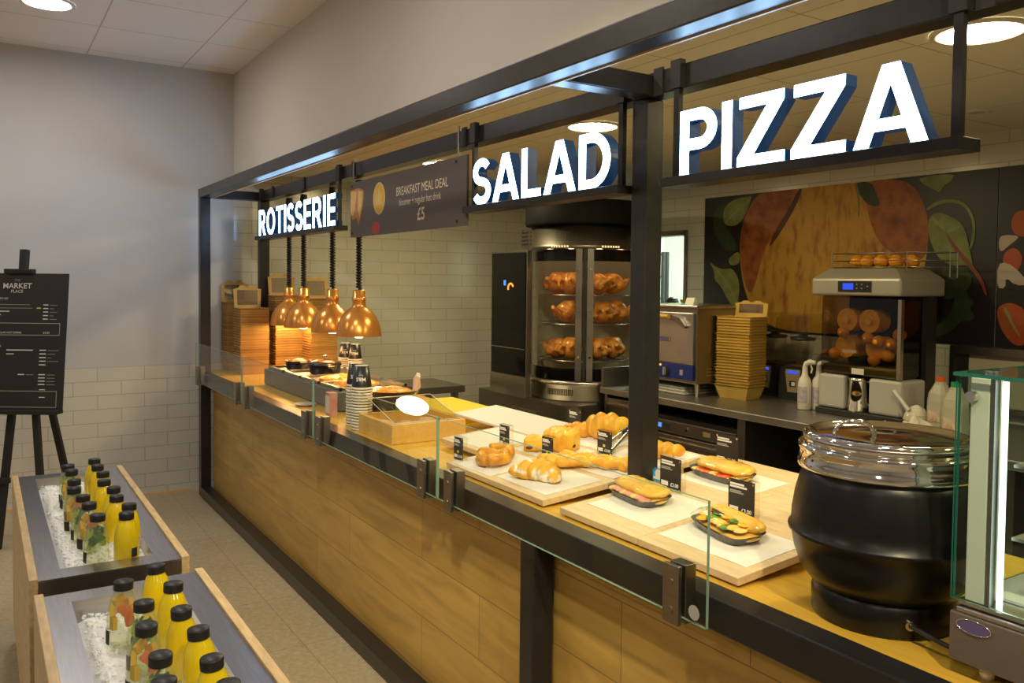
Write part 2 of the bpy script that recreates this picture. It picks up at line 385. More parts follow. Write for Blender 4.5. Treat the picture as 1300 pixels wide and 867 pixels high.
for nm, q in (('wall_far', [(-7.2,6.6,0),(-4,6.6,0),(-4,6.6,2.9),(-7.2,6.6,2.9)]), ('ceiling', [(-7.2,YB+.1,2.9),(-4,YB+.1,2.9),(-4,6.6,2.9),(-7.2,6.6,2.9)]), ('wall_far_left', [(-7.2,YB+.1,0),(-7.2,6.6,0),(-7.2,6.6,2.9),(-7.2,YB+.1,2.9)]), ('wall_far_right', [(-4,YB+.1,0),(-4,6.6,0),(-4,6.6,2.9),(-4,YB+.1,2.9)]), ('floor', [(-7.2,YB+.1,0),(-4,YB+.1,0),(-4,6.6,0),(-7.2,6.6,0)])):
    struct(nm, MB().add(q, [(0,1,2,3)]), M['room_paint'])
struct('baseboard_left', MB().box(XL, XL+.012, YF, 1.36, 0, .02), M['trim'])

def ceiling_light(x, y, z, rad, label, lamp, group):
    t = thing('ceiling_light', label, 'ceiling light', (x,y,z), group)
    MB().lathe([(rad+.022,-.0005),(rad+.022,-.006),(rad,-.010),(rad-.004,-.004)], (x,y,z), 40).build('trim_ring', M['white'], t)
    MB().lathe([(0.0,-.003),(rad-.003,-.003)], (x,y,z), 40).build('diffuser', lamp, t)
    return t
for x, l in ((-1.545,'large round downlight above the orange juicer'),(-3.62,'large round downlight seen just above the middle word sign'),(-5.38,'round kitchen downlight above the cardboard box stacks'),(.6,'round kitchen downlight at the till end of the counter')):
    ceiling_light(x, 2.79, ZK, .13, l, M['lamp_k'], 'kitchen downlights')
t = ceiling_light(-2.25, 4.06, ZK, .042, 'small recessed spotlight in the kitchen ceiling', M['steel'], None)
for x, y in ((-5.676,.35),(-3.0,.35),(-.3,.35),(2.2,.35),(-5.0,-2.0),(-2.3,-2.0),(.6,-2.0)):
    ceiling_light(x, y, ZC, .125, 'round downlight in the tiled ceiling beside the blank bulkhead' if x < -5.5 else 'round downlight in the public ceiling outside the picture', M['lamp_p'], 'public downlights')
t = thing('ceiling_light', 'square light panel in the ceiling of the room behind the window', 'ceiling light', (-5.3,5.7,2.9))
MB().box(-5.6,-5.0,5.4,6.0,2.88,2.8999).build('housing', M['white'], t)
MB().box(-5.57,-5.03,5.43,5.97,2.875,2.88).build('diffuser', M['room_light'], t)

def spotlight(x, y, tx, ty, label, e, ang):  # unseen spotlights, added to brighten the counter boards
    p = Vector((x,y,ZC-.16)); q = Vector((tx,ty,.95)); d = (q-p).normalized()
    t = thing('added_spotlight', label, 'spotlight', (x,y,ZC), 'added ceiling spotlights')
    MB().cyl((x,y,ZC-.002),(x,y,ZC-.10),.014,n=12).build('stem', M['white'], t)
    MB().cyl(p-d*.09,p+d*.05,.045,.05,n=28,caps=False).build('spot_housing', M['white'], t)
    L = bpy.data.lights.new('added_spot_lamp', 'SPOT'); L.energy = e; L.color = (1,.84,.47); L.spot_size = R(ang); L.spot_blend = .6; L.shadow_soft_size = .045
    o = bpy.data.objects.new('added_spot_lamp', L); C.objects.link(o); o.parent = t
    o.location = p+d*.045-Vector((x,y,ZC)); o.rotation_euler = d.to_track_quat('-Z','Y').to_euler()
spotlight(.55,.5,-1.5,1.75,'added unseen ceiling spotlight aimed at the sandwich boards',165,62)
spotlight(-.9,.2,-2.7,1.75,'added unseen ceiling spotlight aimed at the pastry board',150,58)

# ------------------------------------------------------------------ steel frame
T = .075
fr = thing('counter_framework', 'black box section steel frame around the serving counter', 'frame', (-2.1,1.42,0))
bb = .004
MB().box(-6.62,2.4,1.388,1.463,2.25,2.318).build('top_beam', M['black'], fr, bevel=bb)
MB().box(-6.62,2.4,1.83,1.905,2.25,2.325).build('sign_rail', M['black'], fr, bevel=bb)
for x in (-6.62,-2.137,2.325):
    MB().box(x, x+T, 1.4635, 1.8295, 2.2505, 2.3175).build('cross_beam', M['black'], fr, bevel=bb)
for x in (-6.62,-2.137,2.325):
    MB().box(x, x+T, 1.389, 1.462, .0805, .865).build('post', M['black'], fr, bevel=bb)
MB().box(-6.62,-6.62+T,1.389,1.462,.9425,2.2495).build('post', M['black'], fr, bevel=bb)
MB().box(-6.62,-6.62+T,1.831,1.904,.9365,2.2495).build('post', M['black'], fr, bevel=bb)
MB().box(-2.162,-2.090,1.831,1.904,.9365,2.2495).build('post', M['black'], fr, bevel=bb)
MB().box(-6.62,2.4,1.388,1.463,.012,.080).build('floor_rail', M['black'], fr, bevel=bb)
MB().box(-6.62,2.4,1.388,1.463,.866,.942).build('counter_rail', M['black'], fr, bevel=bb)
for x in (-6.3,-4.9,-3.5,-2.1,-.7): MB().cyl((x,1.425,.0),(x,1.425,.012),.018).build('levelling_foot', M['blackm'], fr)
MB().box(-6.54,2.3,1.4635,1.471,2.2455,2.262).build('edge_glint', M['trim'], fr)  # tan colour stands in for warm lamp light reflected along the beam edge
# cable conduit and clips on the sign rail, seen near the tiled wall
for x in (-6.2,-5.5,-4.88,-4.62,-3.3,-2.03,-1.0):
    MB().box(x-.02,x+.02,1.822,1.83,2.245,2.332).build('cable_clip', M['blackm'], fr)

# ------------------------------------------------------------------ counter
ct = thing('serving_counter', 'long oak serving counter with plank front and oiled worktop', 'counter', (-2.5,1.9,0))
MB().box(-6.52,2.4,1.475,1.50,.03,.90).build('plank_front', M['oak_panel'], ct)
MB().box(-6.80,2.4,1.464,2.31,.90,.936).build('worktop', M['oak_top'], ct, bevel=.002)
MB().box(-6.52,2.4,1.502,2.2,.03,.12).build('plinth', M['blackm'], ct)
MB().box(-6.5,2.4,2.2,2.22,.03,.90).build('rear_panel', M['blackm'], ct)

# ------------------------------------------------------------------ glass screens
JX = [-6.53,-5.222,-3.916,-2.612,-1.310]
names = ['clear glass screen panel next to the tiled wall end post','clear glass screen panel in front of the food warmer','clear glass screen panel in front of the cup stacks and bread crate','clear glass screen panel in front of the pastry boards']
for i in range(4):
    x0, x1 = JX[i]+.004, JX[i+1]-.004
    t = thing('glass_screen', names[i], 'glass screen', (x0,1.35,.886), 'counter glass screens')
    g = MB(); g.box(x0,x1,1.345,1.353,.886,1.172,0)
    g.mi = [1 if k not in (2,3) else 0 for k in range(6)]
    g.build('pane', [M['glass'], M['glass_edge']], t)
    for cx in (x0+.10, x1-.10):
        c = MB().box(cx-.026,cx+.026,1.331,1.3435,.868,1.005).build('clamp', M['steel_d'], t, bevel=.002)
        MB().box(cx-.026,cx+.026,1.3545,1.3875,.868,1.005).build('clamp_back', M['steel_d'], c, bevel=.002)
        for z in (.90,.965): MB().cyl((cx,1.331,z),(cx,1.329,z),.009,n=16).build('screw', M['steel_d'], c)
    if i == 3:
        MB().cyl((x1-.035,1.3435,.912),(x1-.035,1.343,.912),.017,n=24).build('etched_mark', M['ink_grey'], t)

# ------------------------------------------------------------------ letter signs
def arc(cx, cy, rx, ry, a0, a1, n=14): return [(cx+rx*math.cos(R(a0+(a1-a0)*i/n)), cy+ry*math.sin(R(a0+(a1-a0)*i/n))) for i in range(n+1)]
S_ = .175
def glyph(ch):
    """(width, [('p', polygon) | ('r', path, closed)])"""
    V = ('p', [(0,0),(S_,0),(S_,1),(0,1)])
    if ch == 'I': return S_, [V]
    if ch == 'P': return .68, [V, ('r', [(.05,.915)]+arc(.37,.69,.225,.225,90,-90)+[(.05,.465)], False)]
    if ch == 'R': return .72, [V, ('r', [(.05,.915)]+arc(.37,.69,.225,.225,90,-90)+[(.05,.465)], False), ('p', [(.28,.44),(.47,.47),(.74,0),(.53,0)])]
    if ch == 'L': return .58, [V, ('p', [(.1,0),(.58,0),(.58,.165),(.1,.165)])]
    if ch == 'E': return .58, [V, ('p', [(.1,0),(.58,0),(.58,.16),(.1,.16)]), ('p', [(.1,.84),(.58,.84),(.58,1),(.1,1)]), ('p', [(.1,.425),(.54,.425),(.54,.58),(.1,.58)])]
    if ch == 'T': return .66, [('p', [(0,.84),(.66,.84),(.66,1),(0,1)]), ('p', [(.242,0),(.418,0),(.418,.9),(.242,.9)])]
    if ch == 'O': return .86, [('r', arc(.43,.5,.342,.422,0,352.5,47), True)]
    if ch == 'D': return .76, [V, ('r', [(.05,.915),(.28,.915)]+arc(.30,.5,.372,.415,90,-90,20)+[(.28,.085),(.05,.085)], False)]
    if ch == 'S':
        p = arc(.31,.712,.225,.205,28,90,5)+arc(.31,.712,.225,.205,90,262,14)[1:]+[(.33,.5)]+arc(.31,.288,.24,.205,82,-90,14)[0:]+arc(.31,.288,.24,.205,-90,-155,5)[1:]
        return .62, [('r', p, False)]
    if ch == 'Z': return .75, [('p', [(.03,1),(.73,1),(.73,.86),(.27,.165),(0,.14),(.47,.835),(.03,.835)]), ('p', [(0,0),(.75,0),(.75,.165),(.27,.165),(0,.14)])]
    if ch == 'A': return .88, [('p', [(0,0),(.19,0),(.44,.75),(.44,1),(.335,1)]), ('p', [(.88,0),(.69,0),(.44,.75),(.44,1),(.545,1)]), ('p', [(.22,.2),(.66,.2),(.61,.35),(.27,.35)])]
def sign(txt, x0, x1, bx0, bx1, label, gap=.12):
    z0, h, yf, dep = 1.975, .194, 1.80, .045
    t = thing('word_sign', label, 'sign', ((bx0+bx1)/2,1.82,1.945), 'illuminated word signs over the counter')
    MB().box(bx0,bx1,1.775,1.862,1.945,1.9735).build('shelf_bar', M['black'], t, bevel=.002)
    for x in (bx0+.02, bx1-.04):
        MB().box(x,x+.022,1.812,1.829,1.9735,2.249).build('hanger', M['black'], t)
        MB().box(x-.01,x+.032,1.806,1.829,2.249,2.335).build('bracket', M['blackm'], t)
    gl = [glyph(c) for c in txt]
    tot = sum(g[0] for g in gl)+gap*(len(gl)-1); k = (x1-x0)/tot; x = x0
    for g in gl:
        mb = MB()
        for sh in g[1]:
            if sh[0] == 'p': mb.prism(sh[1], (x,yf,z0), (k,0,0), (0,0,h), (0,dep,0), 0, 1)
            else: mb.ribbon(sh[1], S_, (x,yf,z0), (k,0,0), (0,0,h), (0,dep,0), 0, 1, sh[2])
        mb.build('letter', [M['letter'], M['letter_side']], t)
        x += (g[0]+gap)*k
sign('ROTISSERIE', -6.464, -4.838, -6.50, -4.79, 'lit white letter sign reading ROTISSERIE above the copper lamps', .13)
sign('SALAD', -3.172, -2.235, -3.225, -2.17, 'lit white letter sign reading SALAD above the rotisserie oven', .07)
sign('PIZZA', -1.902, -1.105, -1.965, -1.022, 'lit white letter sign reading PIZZA above the chicken mural', .09)

# hanging promotion board
t = thing('hanging_board', 'dark hanging breakfast meal deal board with sandwich picture', 'sign', (-3.91,1.80,1.893))
MB().box(-4.592,-3.229,1.800,1.812,1.893,2.203).build('panel', P('promo_panel', (.12,.096,.082), .35), t, bevel=.001)
tx = MB()
text_mb(tx, 'BREAKFAST MEAL DEAL', .062, (-3.683,1.7995,2.080), m=0, sx=.86)
text_mb(tx, 'bloomer + regular hot drink', .050, (-3.70,1.7995,2.028), m=0, sx=.80)
text_mb(tx, '£5', .084, (-3.677,1.7995,1.945), m=0, bold=.02)
tx.build('lettering', P('promo_ink', (.95,.84,.62), .6), t)
ic = MB()
ell = lambda cx, cz, rx, rz, y, n=36: [(cx+rx*math.cos(2*PI*i/n), y, cz+rz*math.sin(2*PI*i/n)) for i in range(n)]
ic.poly(ell(-4.183,2.085,.079,.086,1.7994), 1); ic.poly(ell(-4.183,2.085,.070,.077,1.7990), 0)
for x in (-.026,0,.026): ic.box(-4.183+x-.006,-4.183+x+.006,1.7982,1.7988,2.05,2.11+(.03 if x == 0 else 0),1)
ic.build('round_emblem', [P('emblem_orange', (.95,.56,.03), .5), P('emblem_cream', (.85,.72,.42), .5)], t)
ts = MB()
ts.poly([(x,1.7994,z) for x, z in ((-4.590,2.16),(-4.468,2.165),(-4.39,2.145),(-4.40,2.09),(-4.43,2.02),(-4.47,1.955),(-4.50,2.0),(-4.56,1.99),(-4.590,2.02))], 1)
ts.poly([(x,1.7990,z) for x, z in ((-4.590,2.155),(-4.50,2.150),(-4.51,2.09),(-4.55,2.01),(-4.590,2.03))], 0)
ts.poly([(x,1.7990,z) for x, z in ((-4.48,2.152),(-4.41,2.140),(-4.42,2.08),(-4.45,1.99),(-4.48,2.04))], 0)
MB().poly(ell(-4.225,1.931,.058,.034,1.7994)).build('tomato_picture', P('promo_tomato', (.62,.06,.015), .4), t)
ts.build('food_picture', [P('toast', (.95,.68,.32), .5, col2=(.90,.52,.18), scale=30), P('bacon', (.62,.22,.05), .5, col2=(.75,.40,.12), scale=30)], t)
for x in (-4.56,-3.315):
    MB().cyl((x,1.806,2.203),(x,1.806,2.34),.006,n=10).build('hanging_rod', M['steel_d'], t)
    MB().cyl((x,1.7995,2.18),(x,1.793,2.18),.009,n=14).build('screw', M['chrome'], t)
    MB().cyl((x,1.7995,1.915),(x,1.797,1.915),.007,n=14).build('screw', M['blackm'], t)

# ------------------------------------------------------------------ copper heat lamps
hl = thing('heat_lamp', '', 'heat lamp', (0,0,0))
prof = [(.135,0),(.1355,.012),(.131,.045),(.121,.083),(.104,.118),(.080,.147),(.058,.165),(.046,.176),(.041,.186),(.040,.215),(.043,.217),(.043,.222),(.038,.224),(.037,.272),(.030,.278),(0,.279)]
MB().lathe(prof+[], (0,0,0), 48).build('shade', M['copper'], hl)
MB().lathe([(.0425,.222),(.0425,.232),(.037,.234)], (0,0,0), 32).build('collar', M['brass_cap'], hl)
MB().lathe([(0,-.012),(.022,-.010),(.042,.004),(.050,.025),(.046,.05),(.03,.08),(.02,.10),(.02,.16)], (0,0,0), 24).build('bulb', M['bulb'], hl)
hx = []
n = 420
for i in range(n+1):
    q = i/n; a = 2*PI*34*q; hx.append((.0135*math.cos(a), .0135*math.sin(a), .285+q*.585))
MB().tube([(0,0,.277),(0,0,.283)]+hx+[(0,0,.88)], .0062, 6).build('coiled_cord', M['blackm'], hl)
MB().lathe([(0,.937),(.022,.935),(.026,.90),(.02,.87),(.008,.86)], (0,0,0), 16).build('ceiling_cup', M['blackm'], hl)
for (x, l), first in zip(((-6.14,'copper heat lamp closest to the cardboard box stacks, first of four'),(-5.81,'second copper heat lamp counted from the cardboard box stacks'),(-5.234,'third copper heat lamp counted from the cardboard box stacks'),(-4.783,'copper heat lamp hanging below the meal deal board, last of four')), (1,0,0,0)):
    dup(hl, (x,1.93,1.312), None, l, 'copper heat lamps over the food warmer')
drop(hl)

# ------------------------------------------------------------------ cardboard carton stacks
def carton_proto(mat, wx, wy, h=.062, lid=.0):
    t = thing('cardboard_carton', '', 'food carton', (0,0,0))
    m = MB(); a = .78; th = .0008
    def ring(k, z, i=0): return [(sx*(wx*k/2-i), sy*(wy*k/2-i), z) for sx, sy in ((-1,-1),(1,-1),(1,1),(-1,1))]
    o0, o1, l1, i1, i0 = ring(a,0), ring(1,h), ring(1.075,h+.0005), ring(1,h+.0018,.001), ring(a,.0012,.001)
    vs = o0+o1+l1+i1+i0; fs = [(3,2,1,0)]
    for b in range(4):
        for k in range(4): fs.append((4*b+k, 4*b+(k+1) % 4, 4*b+4+(k+1) % 4, 4*b+4+k))
    fs.append((16,17,18,19)); m.add(vs, fs); m.build('tray', mat, t)
    if lid:
        l = MB(); y = wy/2; hw = wx/2
        out = [(-hw*.92,0),(hw*.92,0),(hw*.98,lid*.82),(hw*.6,lid*.9),(hw*.5,lid),(hw*.2,lid),(hw*.12,lid*.9),(-hw*.12,lid*.9),(-hw*.2,lid),(-hw*.5,lid),(-hw*.6,lid*.9),(-hw*.98,lid*.82)]
        inn = [(-hw*.72,.02),(hw*.72,.02),(hw*.72,lid*.78),(-hw*.72,lid*.78)]
        l = MB()
        for q in ((( -hw*.92,0),(hw*.92,0),(hw*.72,.02),(-hw*.72,.02)), ((hw*.92,0),(hw*.98,lid*.82),(hw*.72,lid*.78),(hw*.72,.02)), ((-hw*.98,lid*.82),(-hw*.92,0),(-hw*.72,.02),(-hw*.72,lid*.78)), ((hw*.98,lid*.82),(hw*.6,lid*.9),(-hw*.6,lid*.9),(-hw*.98,lid*.82),(-hw*.72,lid*.78),(hw*.72,lid*.78)), ((hw*.6,lid*.9),(hw*.5,lid),(hw*.2,lid),(hw*.12,lid*.9)), ((-hw*.12,lid*.9),(-hw*.2,lid),(-hw*.5,lid),(-hw*.6,lid*.9))):
            l.prism(q, (0,y,h), (1,0,0), (0,.10,1), (0,.0012,0))
        lo = l.build('lid', mat, t)
        MB().prism(inn, (0,y+.0004,h), (1,0,0), (0,.10,1), (0,.0004,0)).build('clear_window', M['lid_film'], lo)
    return t
def carton_stack(x, y, z, n, pitch, proto, protol, rot, what, group, nlid=1, lab_top=None, jit=.0015):
    for i in range(n):
        top = i >= n-nlid
        src = protol if top else proto
        tl = lab_top if i == n-1 else (f'cardboard carton open just under the top of {what}' if top else (f'lowest cardboard carton, full side showing, of {what}' if i == 0 else f'nested cardboard carton in the middle of {what}'))
        lean = .010*math.sin(i/n*3)
        dup(src, (x+random.uniform(-jit,jit)+lean*.4, y+random.uniform(-jit,jit), z+i*pitch), (0,0,R(rot+random.uniform(-.8,.8))), tl, group)
ck = carton_proto(M['cardboard'], .215, .195); ckl = carton_proto(M['cardboard'], .215, .195, lid=.17)
zc = .9365
carton_stack(-6.405,1.725,zc,24,.0188,ck,ckl,90,'the tall stack at the end post','cartons stacked at the end post',1,'open cardboard carton with clear lid window topping the stack at the end post')
carton_stack(-6.69,1.70,zc,26,.0188,ck,ckl,90,'the stack squeezed against the tiled wall','cartons stacked against the tiled wall',1,'open cardboard carton with window lid topping the stack against the tiled wall')
carton_stack(-6.405,1.985,zc,29,.0188,ck,ckl,90,'the stack behind the end post','cartons stacked behind the end post',1,'open carton with lid up topping the stack just behind the end post')
carton_stack(-6.21,2.19,zc,28,.0188,ck,ckl,90,'the stack behind the copper lamps','cartons stacked behind the copper lamps',1,'open carton with lid up topping the stack behind the copper lamps')
drop(ck); drop(ckl)
cy = carton_proto(M['kraft_y'], .25, .19, .085); cyl = carton_proto(M['kraft_y'], .25, .19, .085, lid=.10)
ck_rot = 8
carton_stack(-3.745,4.10,.9205,25,.0182,cy,cyl,ck_rot,'the yellow stack beside the pizza oven','yellow cartons beside the pizza oven',3,'open yellow carton with clear lid window topping the stack beside the pizza oven',.003)
drop(cy); drop(cyl)

# ------------------------------------------------------------------ paper cup stacks (upside-down nested cups)
def cup_proto(txt):
    t = thing('paper_cup', '', 'paper cup', (0,0,0))
    MB().lathe([(.0475,.011),(.0475,.012),(.0335,.112),(.031,.112),(.031,.108),(0,.108)], (0,0,0), 36).build('cup_body', M['plastic_k'], t)
    rim = MB().lathe([(.0462,.0005),(.0500,.0015),(.0505,.006),(.0500,.0105),(.0470,.0118),(.0445,.008),(.0450,.001),(.0462,.0005)], (0,0,0), 36).build('rim', M['cream'], t)
    MB().lathe([(.031,.1085),(.0335,.1125),(.0315,.1135),(.0300,.1085)], (0,0,0), 36).build('base_edge', M['cream'], t)
    if txt:
        tm = MB(); text_mb(tm, 'M&S', .025, (0,0,0), m=0, bold=.02); text_mb(tm, 'food', .011, (0,0,-.014), m=0)
        def wrap(p):
            # upside-down lettering bent round the tapering wall
            zz = .058-p.z; rr = .0475-(zz-.012)*.14+.0006; a = -R(27)-p.x/.042
            return Vector((rr*math.cos(a), rr*math.sin(a), zz))
        tm.v = [wrap(p) for p in tm.v]; tm.build('printed_letters', M['ink'], t)
    return t
c0 = cup_proto(False); c1 = cup_proto(True)
def cup_stack(x, y, z, n, what, group, seed=0):
    for i in range(n):
        l = f'upside-down black cup topping {what}' if i == n-1 else (f'lowest white rimmed cup of {what}' if i == 0 else f'nested white rimmed cup in the middle of {what}')
        dup(c1 if i == n-1 else c0, (x+random.uniform(-.0008,.0008), y+random.uniform(-.0008,.0008), z+i*.0138), (0,0,0), l, group)
cup_stack(-3.765,1.535,.9365,15,'the cup stack touching the bread crate','cups in the stack touching the bread crate')
cup_stack(-3.885,1.555,.9365,15,'the cup stack further from the bread crate','cups in the stack further from the bread crate')

# ------------------------------------------------------------------ food warmer, pots, bowls
bx0, bx1, by0, by1 = -5.70, -4.30, 1.62, 2.06
t = thing('food_warmer', 'grey counter food warmer with steel pan wells under the copper lamps', 'food warmer', ((bx0+bx1)/2,1.84,.936))
MB().box(bx0,bx1,by0,by1,.940,1.045).build('body', P('warmer_grey', (.17,.165,.16), .45, .3), t, bevel=.006)
wl = MB()
for i in range(4):
    xa = bx0+.03+i*.338; xb = xa+.318
    for (a0,a1,b0,b1) in ((xa,xa+.014,by0+.02,by1-.02),(xb-.014,xb,by0+.02,by1-.02),(xa,xb,by0+.02,by0+.034),(xa,xb,by1-.034,by1-.02)):
        wl.box(a0,a1,b0,b1,1.0452,1.063)
    MB().box(xa+.015,xb-.015,by0+.035,by1-.035,1.0452,1.05).build('pan_floor', M['steel_d'], t)
wl.build('pan_rims', M['steel'], t)
for x in (bx0+.06, bx1-.06):
    for y in (by0+.05, by1-.05): MB().cyl((x,y,.9362),(x,y,.940),.018).build('foot', M['blackm'], t)
zw = 1.0505
def heap(name, x, y, z, rx, ry, h, mat, label, cat):
    m = MB().sphere((0,0,0), 1, 28, 0, (rx,ry,h), .0)
    m.v = [Vector((p.x, p.y, max(p.z, -.002)+ (.010*noise.noise(p*55+Vector((x*9,y,0))) if p.z > .001 else 0))) for p in m.v]
    m.v = [p+Vector((x,y,z+.0025)) for p in m.v]
    return tag(m.build(name, mat, loc=(x,y,z)), label, cat)
heap('cooked_vegetables', -4.50, 1.80, zw, .11, .14, .03, M['stew'], 'orange cooked food in the warmer pan close to the cup stacks', 'food')
heap('baked_beans', -4.82, 1.84, zw, .12, .14, .026, M['stew'], 'red and orange cooked food in the second warmer pan', 'food')
def pot(x, y, z, rr, h, label, lid):
    t = thing('cooking_pot', label, 'pot', (x,y,z))
    MB().lathe([(0,0),(rr*.86,0),(rr*.94,.008),(rr,h),(rr*1.06,h),(rr*1.06,h+.006),(rr*.95,h+.006),(rr*.9,.012),(0,.012)], (x,y,z), 36).build('pot_body', M['ceramic'], t)
    for s in (-1,1):
        MB().box(x+s*rr*1.0-.012, x+s*rr*1.0+.012+s*.02, y-.025, y+.025, z+h-.012, z+h+.002).build('handle', M['ceramic'], t, bevel=.003)
    if lid:
        l = MB().lathe([(rr*1.04,h+.0065),(rr*1.02,h+.016),(rr*.6,h+.030),(.02,h+.034),(0,h+.034)], (x,y,z), 36).build('lid', M['ceramic'], t)
        MB().lathe([(.008,h+.034),(.007,h+.046),(.016,h+.052),(.012,h+.062),(0,h+.064)], (x,y,z), 20).build('lid_knob', M['chrome'], l)
    return t
pot(-5.18,1.86,zw,.10,.055,'black lidded casserole pot with steel knob on the food warmer',True)
t = pot(-5.52,1.80,zw,.085,.05,'small open black pot holding food on the food warmer',False)
heap('scrambled_food', -5.52, 1.80, zw+.0135, .070, .070, .055, P('egg_food', (.85,.62,.30), .4, col2=(.75,.15,.04), scale=18), 'yellow and red food heaped in the small open pot', 'food')
for i, (x, y) in enumerate(((-5.70,2.20),(-5.565,2.22))):
    t0 = zc+.08
    b = thing('upturned_tub' if 0 else 'cup_riser', 'small steel riser under the two black cups behind the pots' if i == 0 else 'small steel riser under the lettered black cup behind the pots', 'riser', (x,y,.9362))
    MB().lathe([(0,0),(.055,0),(.052,.095),(0,.095)], (x,y,.9362), 28).build('riser_body', M['steel_d'], b)
    cup_stack(x, y, .9362+.0955, 5, 'the short plain cup stack behind the pots' if i == 0 else 'the short lettered cup stack behind the pots', 'cups in the short plain stack' if i == 0 else 'cups in the short lettered stack')
drop(c0); drop(c1)
# black bowl of food with clear wrapped spoons beyond the tall cups
x, y, z = -4.14, 1.86, .9362
t = thing('serving_bowl', 'black bowl of orange food beyond the tall cup stacks', 'bowl', (x,y,z))
MB().lathe([(0,0),(.075,0),(.075,.05),(.11,.075),(.150,.125),(.153,.130),(.147,.130),(.105,.083),(0,.075)], (x,y,z), 40).build('bowl_body', M['ceramic'], t)
heap('cooked_vegetables', x, y, z+.097, .118, .118, .045, M['stew'], 'bright orange food filling the black bowl beyond the cups', 'food')
for i, (dx, dy, tl) in enumerate(((.105,.075,.5),(.04,.12,-.1))):
    p0 = Vector((x+dx, y+dy, z+.112)); 
    t2 = thing('serving_tongs', ('pink wrapped serving utensil standing in the black bowl','second pink wrapped utensil at the rim of the black bowl')[i], 'utensil', p0)
    MB().tube([p0, p0+Vector((.01,.01,.03)), p0+Vector((.035*tl,.01,.075)), p0+Vector((.05*tl+.01,.015,.10))], [.012,.016,.018,.012], 10).build('wrapped_handle', P('pink_wrap%d' % i, (.80,.55,.50), .35), t2)
# green salad garnish, yellow board, black handle
lf = MB()
for i in range(26):
    a = random.uniform(0,6.28); rr = random.uniform(0,.07); px, py = -3.93+rr*math.cos(a), 1.80+rr*.8*math.sin(a)
    d = Vector((random.uniform(-1,1), random.uniform(-1,1), random.uniform(.2,.9))).normalized()*random.uniform(.03,.06); s_ = d.cross(Vector((0,0,1))).normalized()*.012
    p = Vector((px,py,.9369+random.uniform(0,.045)))
    lf.add([p, p+d*.5+s_, p+d, p+d*.5-s_], [(0,1,2,3)])
tag(lf.build('salad_leaves', M['salad'], loc=(-3.93,1.80,.9365)), 'loose green salad leaves piled between the cups and bread crate', 'salad', kind='stuff')
x, y = -4.30, 1.60
t = thing('small_carton', 'small pink printed carton standing before the tall cup stacks', 'carton', (-4.20,1.545,.9365))
MB().prism([(-.03,-.022),(.03,-.022),(.03,.022),(-.03,.022)], (-4.20,1.545,.9365), (1,0,0), (0,1,0), (0,0,.125)).build('carton_body', M['pink'], t, bevel=.002)
MB().box(-4.229,-4.171,1.5215,1.5225,.955,1.045).build('front_label', P('carton_label', (.72,.66,.58), .5), t)
t = thing('serving_plate', 'pale grey plate lying in front of the food warmer', 'plate', (-4.62,1.545,.9365))
MB().lathe([(0,0),(.035,0),(.06,.012),(.062,.014),(.058,.014),(.03,.004),(0,.004)], (-4.62,1.545,.9365), 36).build('plate_body', P('plate_grey', (.55,.53,.49), .35), t)

# ------------------------------------------------------------------ bread crate with clear lid
x0, x1, y0, y1, z0, z1 = -3.715, -3.335, 1.50, 1.865, .9365, 1.022
t = thing('bread_crate', 'bamboo bread crate with clear sloping lid beside the cup stacks', 'crate', ((x0+x1)/2,(y0+y1)/2,z0))
th = .016
MB().box(x0,x1,y0,y0+th,z0,z1).build('side_board', M['bamboo'], t, bevel=.002)
MB().box(x0,x1,y1-th,y1,z0,z1).build('side_board', M['bamboo'], t, bevel=.002)
MB().box(x0,x0+th,y0+th,y1-th,z0,z1).build('side_board', M['bamboo'], t, bevel=.002)
MB().box(x1-th,x1,y0+th,y1-th,z0,z1).build('side_board', M['bamboo'], t, bevel=.002)
MB().box(x0+th,x1-th,y0+th,y1-th,z0+.001,z0+.012).build('floor_board', M['bamboo'], t)
lx0, lx1, ly0, ly1, lz0, lz1 = -3.655, -3.356, 1.522, 1.845, 1.024, 1.0985
lid = MB()
def slab(pts, d): lid.add(pts+[tuple(Vector(p)+Vector(d)) for p in pts], [(0,1,2,3),(7,6,5,4),(0,4,5,1),(1,5,6,2),(2,6,7,3),(3,7,4,0)])
slab([(lx1,ly0,lz0),(lx1,ly1,lz0),(lx0,ly1,lz1),(lx0,ly0,lz1)], (.001,0,.004))
for y in (ly0, ly1-.004): lid.prism([(lx0,lz0),(lx1,lz0),(lx0,lz1)], (0,y,0), (1,0,0), (0,0,1), (0,.004,0))
slab([(lx0,ly0,lz0),(lx0,ly1,lz0),(lx0,ly1,lz1),(lx0,ly0,lz1)], (-.004,0,0))
lo = lid.build('clear_lid', M['acryl'], t)
e = MB(); e.tube([(lx0,ly0,lz1),(lx0,ly1,lz1),(lx1,ly1,lz0),(lx1,ly0,lz0)], .0022, 6, closed=True); e.build('lid_edge', P('acrylic_edge', (.74,.72,.66), .1), lo)
kp = Vector(((lx0+lx1)/2+.01,(ly0+ly1)/2-.02,(lz0+lz1)/2)); kn = Vector((.24,0,.97)).normalized()
MB().cyl(kp, kp+kn*.03, .005).cyl(kp+kn*.026, kp+kn*.048, .011, .014).build('lid_knob', M['acryl'], lo)
k = 0
